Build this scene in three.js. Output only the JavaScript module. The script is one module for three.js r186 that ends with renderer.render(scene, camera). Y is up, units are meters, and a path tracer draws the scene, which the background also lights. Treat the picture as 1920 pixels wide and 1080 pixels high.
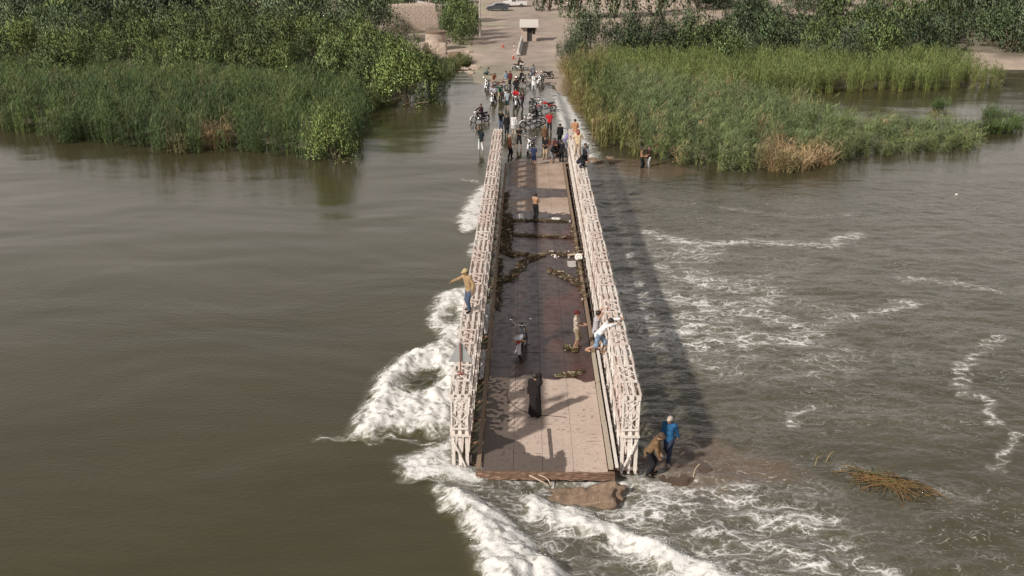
import * as THREE from 'three';
import { mergeGeometries, mergeVertices } from 'three/addons/utils/BufferGeometryUtils.js';

// ---------------------------------------------------------------- camera, sky, sun, exposure
const scene = new THREE.Scene();
const camera = new THREE.PerspectiveCamera(33.4, 16 / 9, 0.5, 4000);
camera.position.set(-0.65, 16.5, 27);
camera.lookAt(-0.65 - 0.014097 * 50, 16.5 - 0.3534 * 50, 27 - 0.935366 * 50);
scene.add(camera);
const renderer = new THREE.WebGLRenderer({ antialias: true });
renderer.setSize(1024, 576);
renderer.toneMapping = THREE.LinearToneMapping;
renderer.toneMappingExposure = 1.08;
renderer.shadowMap.enabled = true;
const SUN = new THREE.Vector3(-0.735 * 0.819, 0.574, 0.676 * 0.819);
{
  const w = 256, h = 128, d = new Float32Array(w * h * 4), zen = [0.36, 0.37, 0.39], hor = [1.62, 1.49, 1.42], low = [0.42, 0.37, 0.32];
  for (let j = 0; j < h; j++) for (let i = 0; i < w; i++) {
    const el = ((j + 0.5) / h - 0.5) * Math.PI, t = Math.pow(Math.max(0, 1 - Math.max(0, Math.sin(el))), 1.7), k = (j * w + i) * 4;
    for (let c = 0; c < 3; c++) d[k + c] = el < 0 ? low[c] : zen[c] * (1 - t) + hor[c] * t;
    d[k + 3] = 1;
  }
  const sky = new THREE.DataTexture(d, w, h, THREE.RGBAFormat, THREE.FloatType);
  sky.mapping = THREE.EquirectangularReflectionMapping; sky.magFilter = THREE.LinearFilter; sky.needsUpdate = true;
  scene.background = sky; scene.environment = sky; scene.backgroundIntensity = 0.62; scene.environmentIntensity = 0.62;
}
const sun = new THREE.DirectionalLight(new THREE.Color().setRGB(1, 0.93, 0.85), 4.6);
sun.position.copy(SUN).multiplyScalar(150).add(new THREE.Vector3(0, 0, -45)); sun.target.position.set(0, 0, -45);
sun.castShadow = true; sun.shadow.radius = 5; sun.shadow.mapSize.set(4096, 4096);
Object.assign(sun.shadow.camera, { left: -130, right: 130, top: 130, bottom: -130, near: 1, far: 420 });
scene.add(sun, sun.target);

// ---------------------------------------------------------------- helpers
function rng(a) { return () => { a |= 0; a = a + 0x6D2B79F5 | 0; let t = Math.imul(a ^ a >>> 15, 1 | a); t = t + Math.imul(t ^ t >>> 7, 61 | t) ^ t; return ((t ^ t >>> 14) >>> 0) / 4294967296; }; }
const PERM = new Uint8Array(512);
{ const r = rng(7), p = [...Array(256).keys()]; for (let i = 255; i > 0; i--) { const j = Math.floor(r() * (i + 1)); [p[i], p[j]] = [p[j], p[i]]; } for (let i = 0; i < 512; i++) PERM[i] = p[i & 255]; }
const GX = new Float32Array(16), GY = new Float32Array(16);
for (let i = 0; i < 16; i++) { GX[i] = Math.cos(i * Math.PI / 8) * 1.5; GY[i] = Math.sin(i * Math.PI / 8) * 1.5; }
function n2(x, y) {                                                  // gradient noise, about -1..1
  const xf = Math.floor(x), yf = Math.floor(y), X = xf & 255, Y = yf & 255; x -= xf; y -= yf;
  const u = x * x * x * (x * (x * 6 - 15) + 10), v = y * y * y * (y * (y * 6 - 15) + 10), A = PERM[X] + Y, B = PERM[X + 1] + Y;
  const a = PERM[A] & 15, b = PERM[B] & 15, c = PERM[A + 1] & 15, d = PERM[B + 1] & 15;
  const p = GX[a] * x + GY[a] * y, q = GX[b] * (x - 1) + GY[b] * y, r = GX[c] * x + GY[c] * (y - 1), s = GX[d] * (x - 1) + GY[d] * (y - 1);
  return p + u * (q - p) + v * (r - p + u * (p - q - r + s));
}
const fbm = (x, y, o = 4) => { let s = 0, a = 0.5; for (let i = 0; i < o; i++) { s += a * n2(x, y); x = x * 2.03 + 17.1; y = y * 2.03 - 9.7; a *= 0.5; } return s; };
const clamp = (v, a = 0, b = 1) => v < a ? a : v > b ? b : v;
const smooth = (a, b, v) => { const t = clamp((v - a) / (b - a)); return t * t * (3 - 2 * t); };
const lerp = (a, b, t) => a + (b - a) * t;
const used = {};
const numbered = (n) => { const k = used[n] = (used[n] ?? -1) + 1; return k ? n + '_' + String(k).padStart(3, '0') : n; };
function shade(o) { o.castShadow = o.receiveShadow = true; return o; }
function tag(o, label, category, group, kind) { if (label) o.userData.label = label; if (category) o.userData.category = category; if (group) o.userData.group = group; if (kind) o.userData.kind = kind; return o; }
function thing(name, label, category, p = [0, 0, 0], turn = 0, group) {
  const o = new THREE.Group(); o.name = numbered(name); o.position.set(...p); o.rotation.y = turn; scene.add(o);
  return tag(o, label, category, group);
}
function part(name, geo, m, parent) { const o = shade(new THREE.Mesh(geo, m)); o.name = parent === scene ? numbered(name) : name; parent.add(o); return o; }
const lin = (r, g, b) => new THREE.Color().setRGB(r, g, b);
const mat = (r, g, b, rough = 0.8, o = {}) => new THREE.MeshStandardMaterial({ color: lin(r, g, b), roughness: rough, ...o });
const merge = (a) => { a = a.map((g) => g.index ? g.toNonIndexed() : g); for (const n of new Set(a.flatMap((g) => Object.keys(g.attributes)))) if (!a.every((g) => g.attributes[n])) a.forEach((g) => g.deleteAttribute(n)); return mergeGeometries(a); };
// box with uv in metres; c = centre, s = size
function bx(c, s, rot) {
  const g = new THREE.BoxGeometry(...s), uv = g.attributes.uv, d = [[s[2], s[1]], [s[2], s[1]], [s[0], s[2]], [s[0], s[2]], [s[0], s[1]], [s[0], s[1]]];
  for (let f = 0; f < 6; f++) for (let k = 0; k < 4; k++) { const i = f * 4 + k, l = d[f][0] < d[f][1]; const a = uv.getX(i) * d[f][0] + c[0], b = uv.getY(i) * d[f][1] + c[1] + c[2]; l ? uv.setXY(i, b, a) : uv.setXY(i, a, b); }
  if (rot) { g.rotateX(rot[0]); g.rotateY(rot[1]); g.rotateZ(rot[2]); }
  return g.translate(...c);
}
// bar of section w x t between two points
const Z = new THREE.Vector3(0, 0, 1), Y = new THREE.Vector3(0, 1, 0);
function bar(a, b, w, t) {
  const A = new THREE.Vector3(...a), B = new THREE.Vector3(...b), d = B.clone().sub(A), g = bx([0, 0, 0], [w, t, d.length()]);
  const m = new THREE.Matrix4().lookAt(A, B, Math.abs(d.clone().normalize().y) > 0.98 ? new THREE.Vector3(1, 0, 0) : Y);
  return g.applyMatrix4(m).translate((a[0] + b[0]) / 2, (a[1] + b[1]) / 2, (a[2] + b[2]) / 2);
}
function cyl(a, b, r0, r1 = r0, n = 8) {
  const A = new THREE.Vector3(...a), B = new THREE.Vector3(...b), d = B.clone().sub(A), g = new THREE.CylinderGeometry(r1, r0, d.length(), n);
  return g.applyQuaternion(new THREE.Quaternion().setFromUnitVectors(Y, d.normalize())).translate((a[0] + b[0]) / 2, (a[1] + b[1]) / 2, (a[2] + b[2]) / 2);
}
function tube(pts, r, n = 8, seg = 4) { return new THREE.TubeGeometry(new THREE.CatmullRomCurve3(pts.map((p) => new THREE.Vector3(...p))), seg * (pts.length - 1), r, n); }
function dtex(w, h, fn, srgb = false, repeat = true) {             // fn(u, v) -> [r, g, b] linear 0..1
  const d = new Uint8Array(w * h * 4), enc = (c) => 255 * (srgb ? (c <= 0.0031308 ? c * 12.92 : 1.055 * Math.pow(c, 1 / 2.4) - 0.055) : c);
  for (let j = 0; j < h; j++) for (let i = 0; i < w; i++) { const c = fn((i + 0.5) / w, (j + 0.5) / h, i, j), k = (j * w + i) * 4; for (let q = 0; q < 3; q++) d[k + q] = clamp(enc(clamp(c[q])) + 0.5, 0, 255); d[k + 3] = 255; }
  const t = new THREE.DataTexture(d, w, h, THREE.RGBAFormat); t.magFilter = t.minFilter = THREE.LinearFilter; if (srgb) t.colorSpace = THREE.SRGBColorSpace;
  t.wrapS = t.wrapT = repeat ? THREE.RepeatWrapping : THREE.ClampToEdgeWrapping; t.needsUpdate = true; return t;
}
// noise that repeats with period 1 (n cells)
function tn(u, v, n, s = 0) {
  n = Math.round(n); let x = u * n, y = v * n; const xf = Math.floor(x), yf = Math.floor(y); x -= xf; y -= yf;
  const X0 = ((xf % n) + n) % n, X1 = (X0 + 1) % n, Y0 = ((yf % n) + n) % n, Y1 = (Y0 + 1) % n, S = Math.round(s * 29) & 255, H = (i, j) => PERM[(PERM[(i + S) & 255] + j) & 255] & 15;
  const a = H(X0, Y0), b = H(X1, Y0), c = H(X0, Y1), d = H(X1, Y1), f = x * x * x * (x * (x * 6 - 15) + 10), g = y * y * y * (y * (y * 6 - 15) + 10);
  const p = GX[a] * x + GY[a] * y, q = GX[b] * (x - 1) + GY[b] * y, r = GX[c] * x + GY[c] * (y - 1), t = GX[d] * (x - 1) + GY[d] * (y - 1);
  return p + f * (q - p) + g * (r - p + f * (p - q - r + t));
}

function segDist(px, py, a, b) { const vx = b[0] - a[0], vy = b[1] - a[1], t = clamp(((px - a[0]) * vx + (py - a[1]) * vy) / (vx * vx + vy * vy)); return Math.hypot(px - a[0] - vx * t, py - a[1] - vy * t); }
function polySD(px, py, P) {                                        // positive inside
  let d = 1e9, inside = false;
  for (let i = 0, j = P.length - 1; i < P.length; j = i++) { d = Math.min(d, segDist(px, py, P[j], P[i])); if ((P[i][1] > py) !== (P[j][1] > py) && px < (P[j][0] - P[i][0]) * (py - P[i][1]) / (P[j][1] - P[i][1]) + P[i][0]) inside = !inside; }
  return inside ? d : -d;
}
const lineDist = (x, z, L) => { let d = 1e9; for (let i = 1; i < L.length; i++) d = Math.min(d, segDist(x, z, L[i - 1], L[i])); return d; };

// ---------------------------------------------------------------- the river
const LAND = [[-900, -50], [-120, -58], [-46.23, -54.95], [-39.68, -50.85], [-32.83, -48.1], [-27.67, -45.52], [-22.94, -46.33], [-17.4, -43.87], [-14.59, -43.91], [-14.41, -49.58], [-15.32, -57.31], [-15.37, -65.21], [-12.11, -65.83], [-9.23, -73.68], [-9.46, -83.21], [-9.08, -91.79], [-7.58, -96.59], [-6, -89], [-5.8, -79], [2, -77.8], [2.7, -78.5], [3.59, -75.93], [4.04, -63.79], [4.81, -51.95], [5.86, -48.38], [9.4, -46.21], [13.31, -42.81], [19.01, -43.56], [22.82, -46.41], [25.27, -48.3], [30.63, -49.14], [36.32, -52.02], [39.28, -59.21], [36.86, -65.65], [31.17, -66.97], [27.16, -71.39], [24.9, -75.57], [25.31, -77.37], [29.03, -78.49], [35.05, -79.3], [43.63, -80.52], [51.84, -82.52], [54.58, -88.16], [55.41, -98.65], [61.31, -98.25], [75, -98.3], [120, -92], [900, -100], [900, -1500], [-900, -1500]];
const DROP = [[2.3, -77], [2.3, -74.29], [2.59, -65.99], [2.73, -58.15], [2.65, -51.05], [2.7, -43]];
const dropX = (z) => { for (let i = 1; i < DROP.length; i++) if (z <= DROP[i][1]) { const t = clamp((z - DROP[i - 1][1]) / (DROP[i][1] - DROP[i - 1][1])); return lerp(DROP[i - 1][0], DROP[i][0], t); } return 2.7; };
const FOAM = [                                                      // white water: outline, lift in metres
  [[[-3.3, -37.23], [-3.75, -36], [-4.3, -32.78], [-4.68, -28.09], [-4.2, -26.5], [-3.1, -27.57]], 0.16],
  [[[-3.1, -26], [-3.63, -22.64], [-3.1, -20.76]], 0.1],
  [[[-3.2, -17.5], [-3.7, -16.9], [-4.54, -16.36], [-4.93, -14.17], [-4.69, -12.3], [-4.1, -10.57], [-3.0, -9.5]], 0.28],
  [[[-4.0, -10.6], [-4.6, -9.9], [-5.6, -8.94], [-6.31, -6.95], [-6.35, -5.16], [-6.6, -3.12], [-6.5, -2.34], [-5.9, -2.4], [-5.23, -2.78], [-4.4, -2.9], [-3.9, -2.6], [-3.2, -3.0], [-3.1, -8.46]], 0.55],
  [[[-3.2, -2.6], [-3.5, -1.9], [-4.0, -1.2], [-4.75, -0.85], [-4.75, -0.25], [-4.3, 0.1], [-3.5, 0.3], [-2.95, 0.3], [-2.1, 0.1], [-2.3, -0.3], [-3.04, -0.6]], 0.2],
  [[[-3.32, 0.78], [-3.0, 1.5], [-2.81, 2.24], [-2.54, 2.51], [-2.21, 2.78], [-2.04, 3.69], [-1.8, 4.91], [-1.2, 6.2], [-0.8, 9], [1.9, 9], [1.0, 6.6], [0.3, 4.76], [-0.43, 3.41], [-1.22, 2.49], [-2.14, 1.36]], 0.46],
  [[[-0.62, 0.84], [0.62, 1.52], [2.02, 2.38], [3.2, 3.16], [4.6, 4.24], [6.6, 6.4], [6.0, 6.6], [4.3, 5.0], [2.68, 3.77], [1.36, 2.86], [0.27, 2.47], [-0.37, 1.92]], 0.36],
  [[[-1.9, -0.35], [-0.36, -0.1], [0.6, -0.05], [2.25, -0.02], [3.09, 0.16], [4.4, 0.35], [4.3, 0.15], [2.96, -0.12], [1.05, -0.29], [-1.24, -0.62]], 0.08],
  [[[2.1, -77], [2.3, -66], [2.45, -58], [2.4, -50], [2.8, -46.2], [4.6, -46.5], [4.5, -51], [4.2, -64], [3.5, -76]], 0.05],
];
const HOLES = [[[-5.65, -6.2], [-4.95, -7.8], [-4.1, -7.9], [-3.75, -7.3], [-3.85, -6.43], [-4.47, -5.3], [-5.2, -5.4]], [[-4.4, -12.2], [-4.35, -14.2], [-3.7, -14.6], [-3.5, -12.4]]];
const LACE = [                                                      // foam streaks: line, half width, density
  [[[6.54, -27.61], [7.93, -26.29], [9.28, -25.12], [10.88, -25.54], [12.78, -25.86], [14.54, -25.59], [16.57, -25.23], [18.79, -27.48]], 0.45, 1],
  [[[6.42, -21.61], [7.6, -19.96], [8.57, -19.18]], 0.5, 0.7], [[[5.98, -14.17], [7.82, -14.85], [10.63, -16.25], [11.75, -17.71]], 0.6, 0.8],
  [[[4.45, -16.16], [6.35, -16.9], [8.77, -15.88], [10.58, -14.89], [11.26, -13.62]], 0.7, 0.95], [[[4.6, -11.6], [6.73, -11.18], [8.47, -11.77], [9.7, -12.08], [11.04, -11.81], [12.22, -12.71]], 0.5, 1],
  [[[12.2, -12.7], [13.64, -14.29], [15.84, -14.97], [17.84, -16.36]], 0.35, 0.75], [[[18.8, -19.73], [21.12, -19.37], [22.87, -17.87]], 0.35, 0.7],
  [[[20.31, -12.24], [18.6, -10.6], [17.4, -9.19], [16.67, -7.7], [16.49, -6.54]], 0.19, 0.75], [[[17.1, -6.6], [16.92, -5.89], [16.47, -4.22]], 0.16, 0.9], [[[17.17, -3.45], [16.1, -2.6], [15.32, -1.27]], 0.15, 0.7],
  [[[9.0, -4.3], [9.5, -4.9], [10.23, -5.44]], 0.2, 1], [[[3.2, -0.1], [5, 0.35], [6.6, 1.2], [8.5, 1.9]], 0.5, 0.9], [[[5.6, 0.6], [7.2, 2.1], [8.4, 3.1], [9.6, 5.0]], 0.4, 0.95],
  [[[4.6, 2.3], [6.2, 2.9], [7.8, 4.4], [8.6, 6]], 0.45, 1], [[[-7.6, -2.3], [-6.4, -2.1], [-5, -2.2], [-3.9, -2.1]], 0.07, 0.9], [[[-4.9, -38.4], [-4.2, -37.8], [-3.4, -36.9]], 0.14, 1],
  [[[-2.1, 1.3], [-1.2, 1.2], [-0.4, 1.9], [0.5, 2.1]], 0.12, 0.8], [[[10, -1.2], [11.8, -0.4], [13.6, 0.6]], 0.3, 0.4], [[[12, -33], [16, -31], [20, -31.5]], 0.3, 0.4],
];
const MUD = [[[3.3, 0.1], [3.9, -2.4], [5.0, -3.3], [6.6, -2.6], [8.0, -1.5], [8.6, -0.6], [6.6, -0.1], [4.8, 0.5]], [[4.3, -46.5], [5.6, -41.5], [9, -40.5], [12, -42.5], [9, -47]]];
// coarse grids of signed distances, read back bilinearly
const GR = { x0: -12, x1: 26, z0: -80, z1: 10, c: 0.1 }; GR.w = Math.round((GR.x1 - GR.x0) / GR.c); GR.h = Math.round((GR.z1 - GR.z0) / GR.c);
const gS = new Float32Array(GR.w * GR.h).fill(-2), gL = new Float32Array(GR.w * GR.h), gT = new Float32Array(GR.w * GR.h), gM = new Float32Array(GR.w * GR.h).fill(-2);
function paint(pts, pad, fn) {
  const xs = pts.map((p) => p[0]), zs = pts.map((p) => p[1]), i0 = Math.max(0, Math.floor((Math.min(...xs) - pad - GR.x0) / GR.c)), i1 = Math.min(GR.w - 1, Math.ceil((Math.max(...xs) + pad - GR.x0) / GR.c)), j0 = Math.max(0, Math.floor((Math.min(...zs) - pad - GR.z0) / GR.c)), j1 = Math.min(GR.h - 1, Math.ceil((Math.max(...zs) + pad - GR.z0) / GR.c));
  for (let j = j0; j <= j1; j++) for (let i = i0; i <= i1; i++) fn(j * GR.w + i, GR.x0 + i * GR.c, GR.z0 + j * GR.c);
}
for (const [P, lift] of FOAM) paint(P, 2, (k, x, z) => { const s = polySD(x, z, P); if (s > gS[k]) gS[k] = s; gL[k] = Math.max(gL[k], lift * smooth(-0.5, 0.5, s)); });
for (const P of HOLES) paint(P, 1, (k, x, z) => { const s = polySD(x, z, P); gS[k] = Math.min(gS[k], -s * 0.9 + 0.05); gL[k] *= 1 - 0.7 * smooth(-0.4, 0.3, s); });
for (const [L, w, d] of LACE) paint(L, 4.5 * w, (k, x, z) => { const e = lineDist(x, z, L) / (w * 1.4); gT[k] = Math.max(gT[k], d * Math.exp(-e * e)); });
for (const P of MUD) paint(P, 2, (k, x, z) => { gM[k] = Math.max(gM[k], polySD(x, z, P)); });
function grid(a, x, z, out) {
  const u = (x - GR.x0) / GR.c, v = (z - GR.z0) / GR.c; if (u < 0 || v < 0 || u >= GR.w - 1 || v >= GR.h - 1) return out;
  const i = u | 0, j = v | 0, k = j * GR.w + i, fu = u - i, fv = v - j;
  return (a[k] * (1 - fu) + a[k + 1] * fu) * (1 - fv) + (a[k + GR.w] * (1 - fu) + a[k + GR.w + 1] * fu) * fv;
}
function rough(x, z) {                                              // how broken the surface is, 0 calm upstream .. 1 below the bridge
  const side = z < -43 ? smooth(2.2, 3.4, x) : z < 0 ? smooth(-2.5, 2.5, x) : smooth(-3.4 + 0.28 * z, -1.8 + 0.28 * z, x);
  const reach = z < -40 ? 0.25 : 1; return side * (0.3 + 0.7 * Math.exp(-Math.max(0, x - 6) / 9)) * lerp(reach, 1, smooth(-42, -30, z));
}
function level(x, z) {
  const up = -0.2 + 0.24 * smooth(-34, -46, z), tb = smooth(-3.3, 3.3, x), e = dropX(z), ta = smooth(e - 0.1, e + 0.9, x), tf = smooth(-3.6 + 0.28 * z, 0.6 + 0.28 * z, x);
  const wa = smooth(-42.6, -45.4, z), wf = smooth(-1.2, 0.8, z);
  return lerp(up, -0.55, lerp(lerp(tb, ta, wa), tf, wf));
}
function height(x, z) {
  const r = rough(x, z), lift = grid(gL, x, z, 0);
  const sx = x + 2.2 * n2(x * 0.09, z * 0.12 + 5), sz = z + 1.6 * n2(x * 0.11 + 9, z * 0.13);
  let h = level(x, z) + 0.03 * n2(sx * 0.16 + sz * 0.08, sz * 0.36) + 0.013 * n2(sx * 0.35 + sz * 0.25, sz * 0.95 - sx * 0.2) * (0.4 + 0.9 * Math.abs(n2(x * 0.07, z * 0.1)));
  if (r > 0.02) h += r * (0.075 * n2(x * 0.55, z * 0.8 + 4) + 0.05 * n2(x * 1.2 + 0.6 * n2(z, x), z * 2.1) + 0.03 * (0.5 - Math.abs(n2(x * 2.1, z * 3.3))));
  if (z > 0 && r > 0.1) h += 0.13 * r * n2(x * 0.6 - z * 0.5, z * 0.9 + x * 0.3) * smooth(0.3, 2, z);
  if (lift > 0.004) h += lift * (0.75 + 0.4 * n2(x * 1.3, z * 1.3) + 0.24 * n2(x * 3.1, z * 3.1)) + Math.min(0.2, lift) * (0.2 * n2(x * 6.3, z * 6.3) + 0.1 * n2(x * 13, z * 13));
  return h;
}
const FO = [0, 0, 0];
function foam(x, z) {                                               // [white cover, milky water, mud]
  const a = n2(x * 1.1, z * 1.1 + 31), b = n2(x * 1.1 + 57, z * 1.1), c = n2(x * 3.3, z * 3.3), d = n2(x * 3.3 + 11, z * 3.3 + 7);
  const wx = x + 0.26 * a + 0.13 * c, wz = z + 0.26 * b + 0.13 * d, s = grid(gS, wx, wz, -2), r = rough(x, z);
  const e = n2(x * 8.7, z * 8.7), f = n2(x * 19 + 3 * e, z * 19), g = n2(x * 34, z * 34 + 2 * f);
  let solid = smooth(-0.14, 0.2, s + 0.13 * c + 0.12 * e + 0.08 * f + 0.05 * g);
  { const v1 = n2(x * 1.9 + z * 1.2 + 0.9 * d, z * 2.6 - x * 0.9 + 0.8 * c), v2 = n2(x * 5.2 + z * 3 + 0.9 * e, z * 6.6 - x * 2); solid *= 1 - 0.55 * smooth(0.05, 0.5, v1 + 0.4 * v2 + 0.15 * f - 0.14) * smooth(0.05, 0.4, s) - 0.14 * smooth(0.0, 0.5, v2) - 0.12 * Math.abs(f) - 0.08 * Math.abs(g); }
  let T = grid(gT, x + 0.35 * a + 0.2 * c, z + 0.3 * b + 0.2 * d, 0);
  const past = smooth(0.0, 1.0, x + 3.5 - 0.37 * (z - 0.8) + 0.3 * b);
  if (z > -0.9) T = Math.max(T, 0.92 * past * Math.sqrt(r) * smooth(14, 3, x) * smooth(-0.9, 0.2, z) * (0.75 + 0.6 * n2(x * 0.5, z * 0.6)));
  if (z < -4 && z > -32 && x > 2) T = Math.max(T, (0.62 * smooth(17, 5, x) + 0.2) * smooth(-32, -22, z) * smooth(-5, -10, z) * (0.7 + 0.9 * n2(x * 0.3, z * 0.35)));
  if (x > 2) T = Math.max(T, 0.16 * smooth(-42, -30, z) * (0.5 + n2(x * 0.2, z * 0.3)));
  T = Math.max(T, 0.75 * smooth(-1.1, 0, s) * (s > -1.9 ? 1 : 0) * Math.max(z > -0.9 ? past : smooth(2, 3, x), smooth(-0.35, -0.1, s)));
  let lace = 0;
  if (T > 0.03) {
    const X = x * 0.8 + 0.5 * a, W = z * 1.5 + 0.5 * b, r1 = 1 - Math.abs(n2(X * 1.1 + 0.4 * c, W * 1.1)), r2 = 1 - Math.abs(n2(X * 2.6 + 0.5 * e + 9, W * 2.6 + 0.4 * d)), r3 = 1 - Math.abs(n2(X * 6 + 0.5 * f, W * 6 + 0.5 * e + 5));
    const p1 = r1 ** 9, p2 = r2 ** 8, p3 = r3 ** 6, k = 0.45 + 0.9 * clamp(n2(x * 1.3 + 0.6 * d, z * 2.1) + 0.35), v = 0.45 * r1 * r1 + 0.35 * r2 * r2 + 0.2 * r3, th = 1.06 - 0.42 * T;
    lace = clamp(Math.max(T * (1.0 * p1 + 0.9 * p2 * k + 0.6 * p3 * k) * (0.75 + 0.35 * f), smooth(th - 0.03, th + 0.2, v + 0.05 * g) * 0.85 * k)); lace = 0.6 * lace + 0.4 * smooth(0.16, 0.74, lace);
  }
  if (x > 1.5 && r > 0.12 && z > -44) {                              // thin wisps combed out by the current
    const q = n2(x * 0.22 + 3, z * 0.3) + 0.5 * n2(x * 0.6, z * 0.9), X = x * 0.9 + 0.7 * a + 0.3 * c, W = z * 2.3 + 0.6 * b + 0.3 * d, u1 = 1 - Math.abs(n2(X * 1.5 + 21, W * 1.5)), u2 = 1 - Math.abs(n2(X * 3.9 + 0.4 * e, W * 3.6 + 13));
    lace = Math.max(lace, smooth(0.84, 1.0, 0.55 * u1 * u1 + 0.45 * u2 + 0.06 * f) * clamp(0.35 + 0.75 * q) * 0.75 * smooth(0.12, 0.6, r) * smooth(-43, -30, z));
  }
  FO[0] = clamp(Math.max(solid, lace)); FO[1] = clamp(0.7 * smooth(-0.5, 0.4, s + 0.2 * c) + 0.5 * T * (0.6 + 0.8 * a)); FO[2] = smooth(-0.7, 0.5, grid(gM, x, z, -2) + 0.5 * a + 0.2 * c) * (0.75 + 0.3 * e);
  return FO;
}
function waterTile(x0, x1, z0, z1, cell, texW) {
  const nx = Math.round((x1 - x0) / cell), nz = Math.round((z1 - z0) / cell), W = nx + 3, hs = new Float32Array(W * (nz + 3));
  const cx = (x1 - x0) / nx, cz = (z1 - z0) / nz;
  for (let j = -1; j <= nz + 1; j++) for (let i = -1; i <= nx + 1; i++) hs[(j + 1) * W + i + 1] = height(x0 + i * cx, z0 + j * cz);
  const N = (nx + 1) * (nz + 1), pos = new Float32Array(N * 3), nor = new Float32Array(N * 3), uv = new Float32Array(N * 2), idx = new Uint32Array(nx * nz * 6);
  let p = 0, q = 0;
  for (let j = 0; j <= nz; j++) for (let i = 0; i <= nx; i++, p++) {
    const k = (j + 1) * W + i + 1, gx = (hs[k + 1] - hs[k - 1]) / (2 * cx), gz = (hs[k + W] - hs[k - W]) / (2 * cz), l = 1 / Math.hypot(gx, 1, gz);
    pos.set([x0 + i * cx, hs[k], z0 + j * cz], p * 3); nor.set([-gx * l, l, -gz * l], p * 3); uv.set([i / nx, j / nz], p * 2);
  }
  for (let j = 0; j < nz; j++) for (let i = 0; i < nx; i++) { const a = j * (nx + 1) + i, b = a + 1, c = a + nx + 1, d = c + 1; idx.set([a, c, b, b, c, d], q); q += 6; }
  const g = new THREE.BufferGeometry(); g.setAttribute('position', new THREE.BufferAttribute(pos, 3)); g.setAttribute('normal', new THREE.BufferAttribute(nor, 3)); g.setAttribute('uv', new THREE.BufferAttribute(uv, 2)); g.setIndex(new THREE.BufferAttribute(idx, 1));
  const texH = Math.round(texW * (z1 - z0) / (x1 - x0)), col = new Uint8Array(texW * texH * 4), bmp = new Uint8Array(texW * texH * 4), enc = (c) => 255 * (1.055 * Math.pow(c, 1 / 2.4) - 0.055);
  for (let j = 0; j < texH; j++) for (let i = 0; i < texW; i++) {
    const x = x0 + (x1 - x0) * (i + 0.5) / texW, z = z0 + (z1 - z0) * (j + 0.5) / texH, k = (j * texW + i) * 4, r = rough(x, z), F = foam(x, z), s = F[0], m = F[1], mud = F[2];
    const v = 1 + 0.1 * n2(x * 0.11, z * 0.3) + 0.07 * n2(x * 0.5, z * 1.9);
    let R = lerp(0.051, 0.066, r) * v, G = lerp(0.046, 0.060, r) * v, B = lerp(0.023, 0.040, r) * v;
    R = lerp(R, 0.17, mud * 0.6); G = lerp(G, 0.11, mud * 0.6); B = lerp(B, 0.078, mud * 0.6);
    const t = m * 0.55; R = lerp(R, 0.25, t); G = lerp(G, 0.235, t); B = lerp(B, 0.17, t);
    R = lerp(R, 0.65, s); G = lerp(G, 0.64, s); B = lerp(B, 0.62, s);
    col[k] = enc(R); col[k + 1] = enc(G); col[k + 2] = enc(B); col[k + 3] = 255;
    const sx = x + 2.2 * n2(x * 0.09, z * 0.12 + 5), sz = z + 1.6 * n2(x * 0.11 + 9, z * 0.13), calm = smooth(-0.25, 0.45, n2(x * 0.06 + 3, z * 0.11)), q1 = n2(sx * 1.1 + sz * 0.9, sz * 3.4 - sx * 0.7) * (0.25 + 1.1 * calm), q2 = n2(x * 4.1, z * 9 + 3), q3 = n2(x * 9, z * 11);
    const rip = 0.5 + 0.13 * q1 * (0.4 + r) + q2 * (0.09 + 0.13 * r) + q3 * 0.14 * r + s * 0.12 * n2(x * 23, z * 23) + s * 0.25;
    bmp[k] = clamp(rip) * 255; bmp[k + 1] = lerp(0.13 + 0.07 * r, 0.85, clamp(s * 1.3)) * 255; bmp[k + 2] = 0; bmp[k + 3] = 255;
  }
  const mk = (d, srgb) => { const t = new THREE.DataTexture(d, texW, texH, THREE.RGBAFormat); t.magFilter = t.minFilter = THREE.LinearFilter; t.wrapS = t.wrapT = THREE.ClampToEdgeWrapping; if (srgb) t.colorSpace = THREE.SRGBColorSpace; t.needsUpdate = true; return t; };
  const b = mk(bmp);
  const m = new THREE.MeshPhysicalMaterial({ map: mk(col, true), bumpMap: b, bumpScale: 0.035, roughnessMap: b, roughness: 1, ior: 1.33 });
  const o = part('river_water', g, m, scene); o.userData.kind = 'structure'; return o;
}
const LOW = typeof process !== 'undefined' && false;
waterTile(-17, 23, -20, 10, 0.08, 2048);
waterTile(0, 46, -62, -20, 0.16, 2048);
waterTile(-50, 0, -62, -20, 0.25, 1024);
waterTile(-40, -17, -20, 10, 0.3, 512);
waterTile(23, 46, -20, 10, 0.3, 768);
waterTile(-50, 70, -110, -62, 0.4, 1536);
{
  const wm = new THREE.MeshPhysicalMaterial({ color: lin(0.051, 0.046, 0.023), roughness: 0.15, ior: 1.33 }), sheet = (x0, x1, z0, z1, y) => { const g = new THREE.PlaneGeometry(x1 - x0, z1 - z0).rotateX(-Math.PI / 2).translate((x0 + x1) / 2, y, (z0 + z1) / 2); part('river_water', g, wm, scene).userData.kind = 'structure'; };
  sheet(-700, -50, -110, 10, -0.1); sheet(70, 700, -110, 10, -0.55); sheet(46, 70, -62, 10, -0.55); sheet(-50, -40, -20, 10, -0.2); sheet(-700, 700, 10, 90, -0.35);
}

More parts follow.
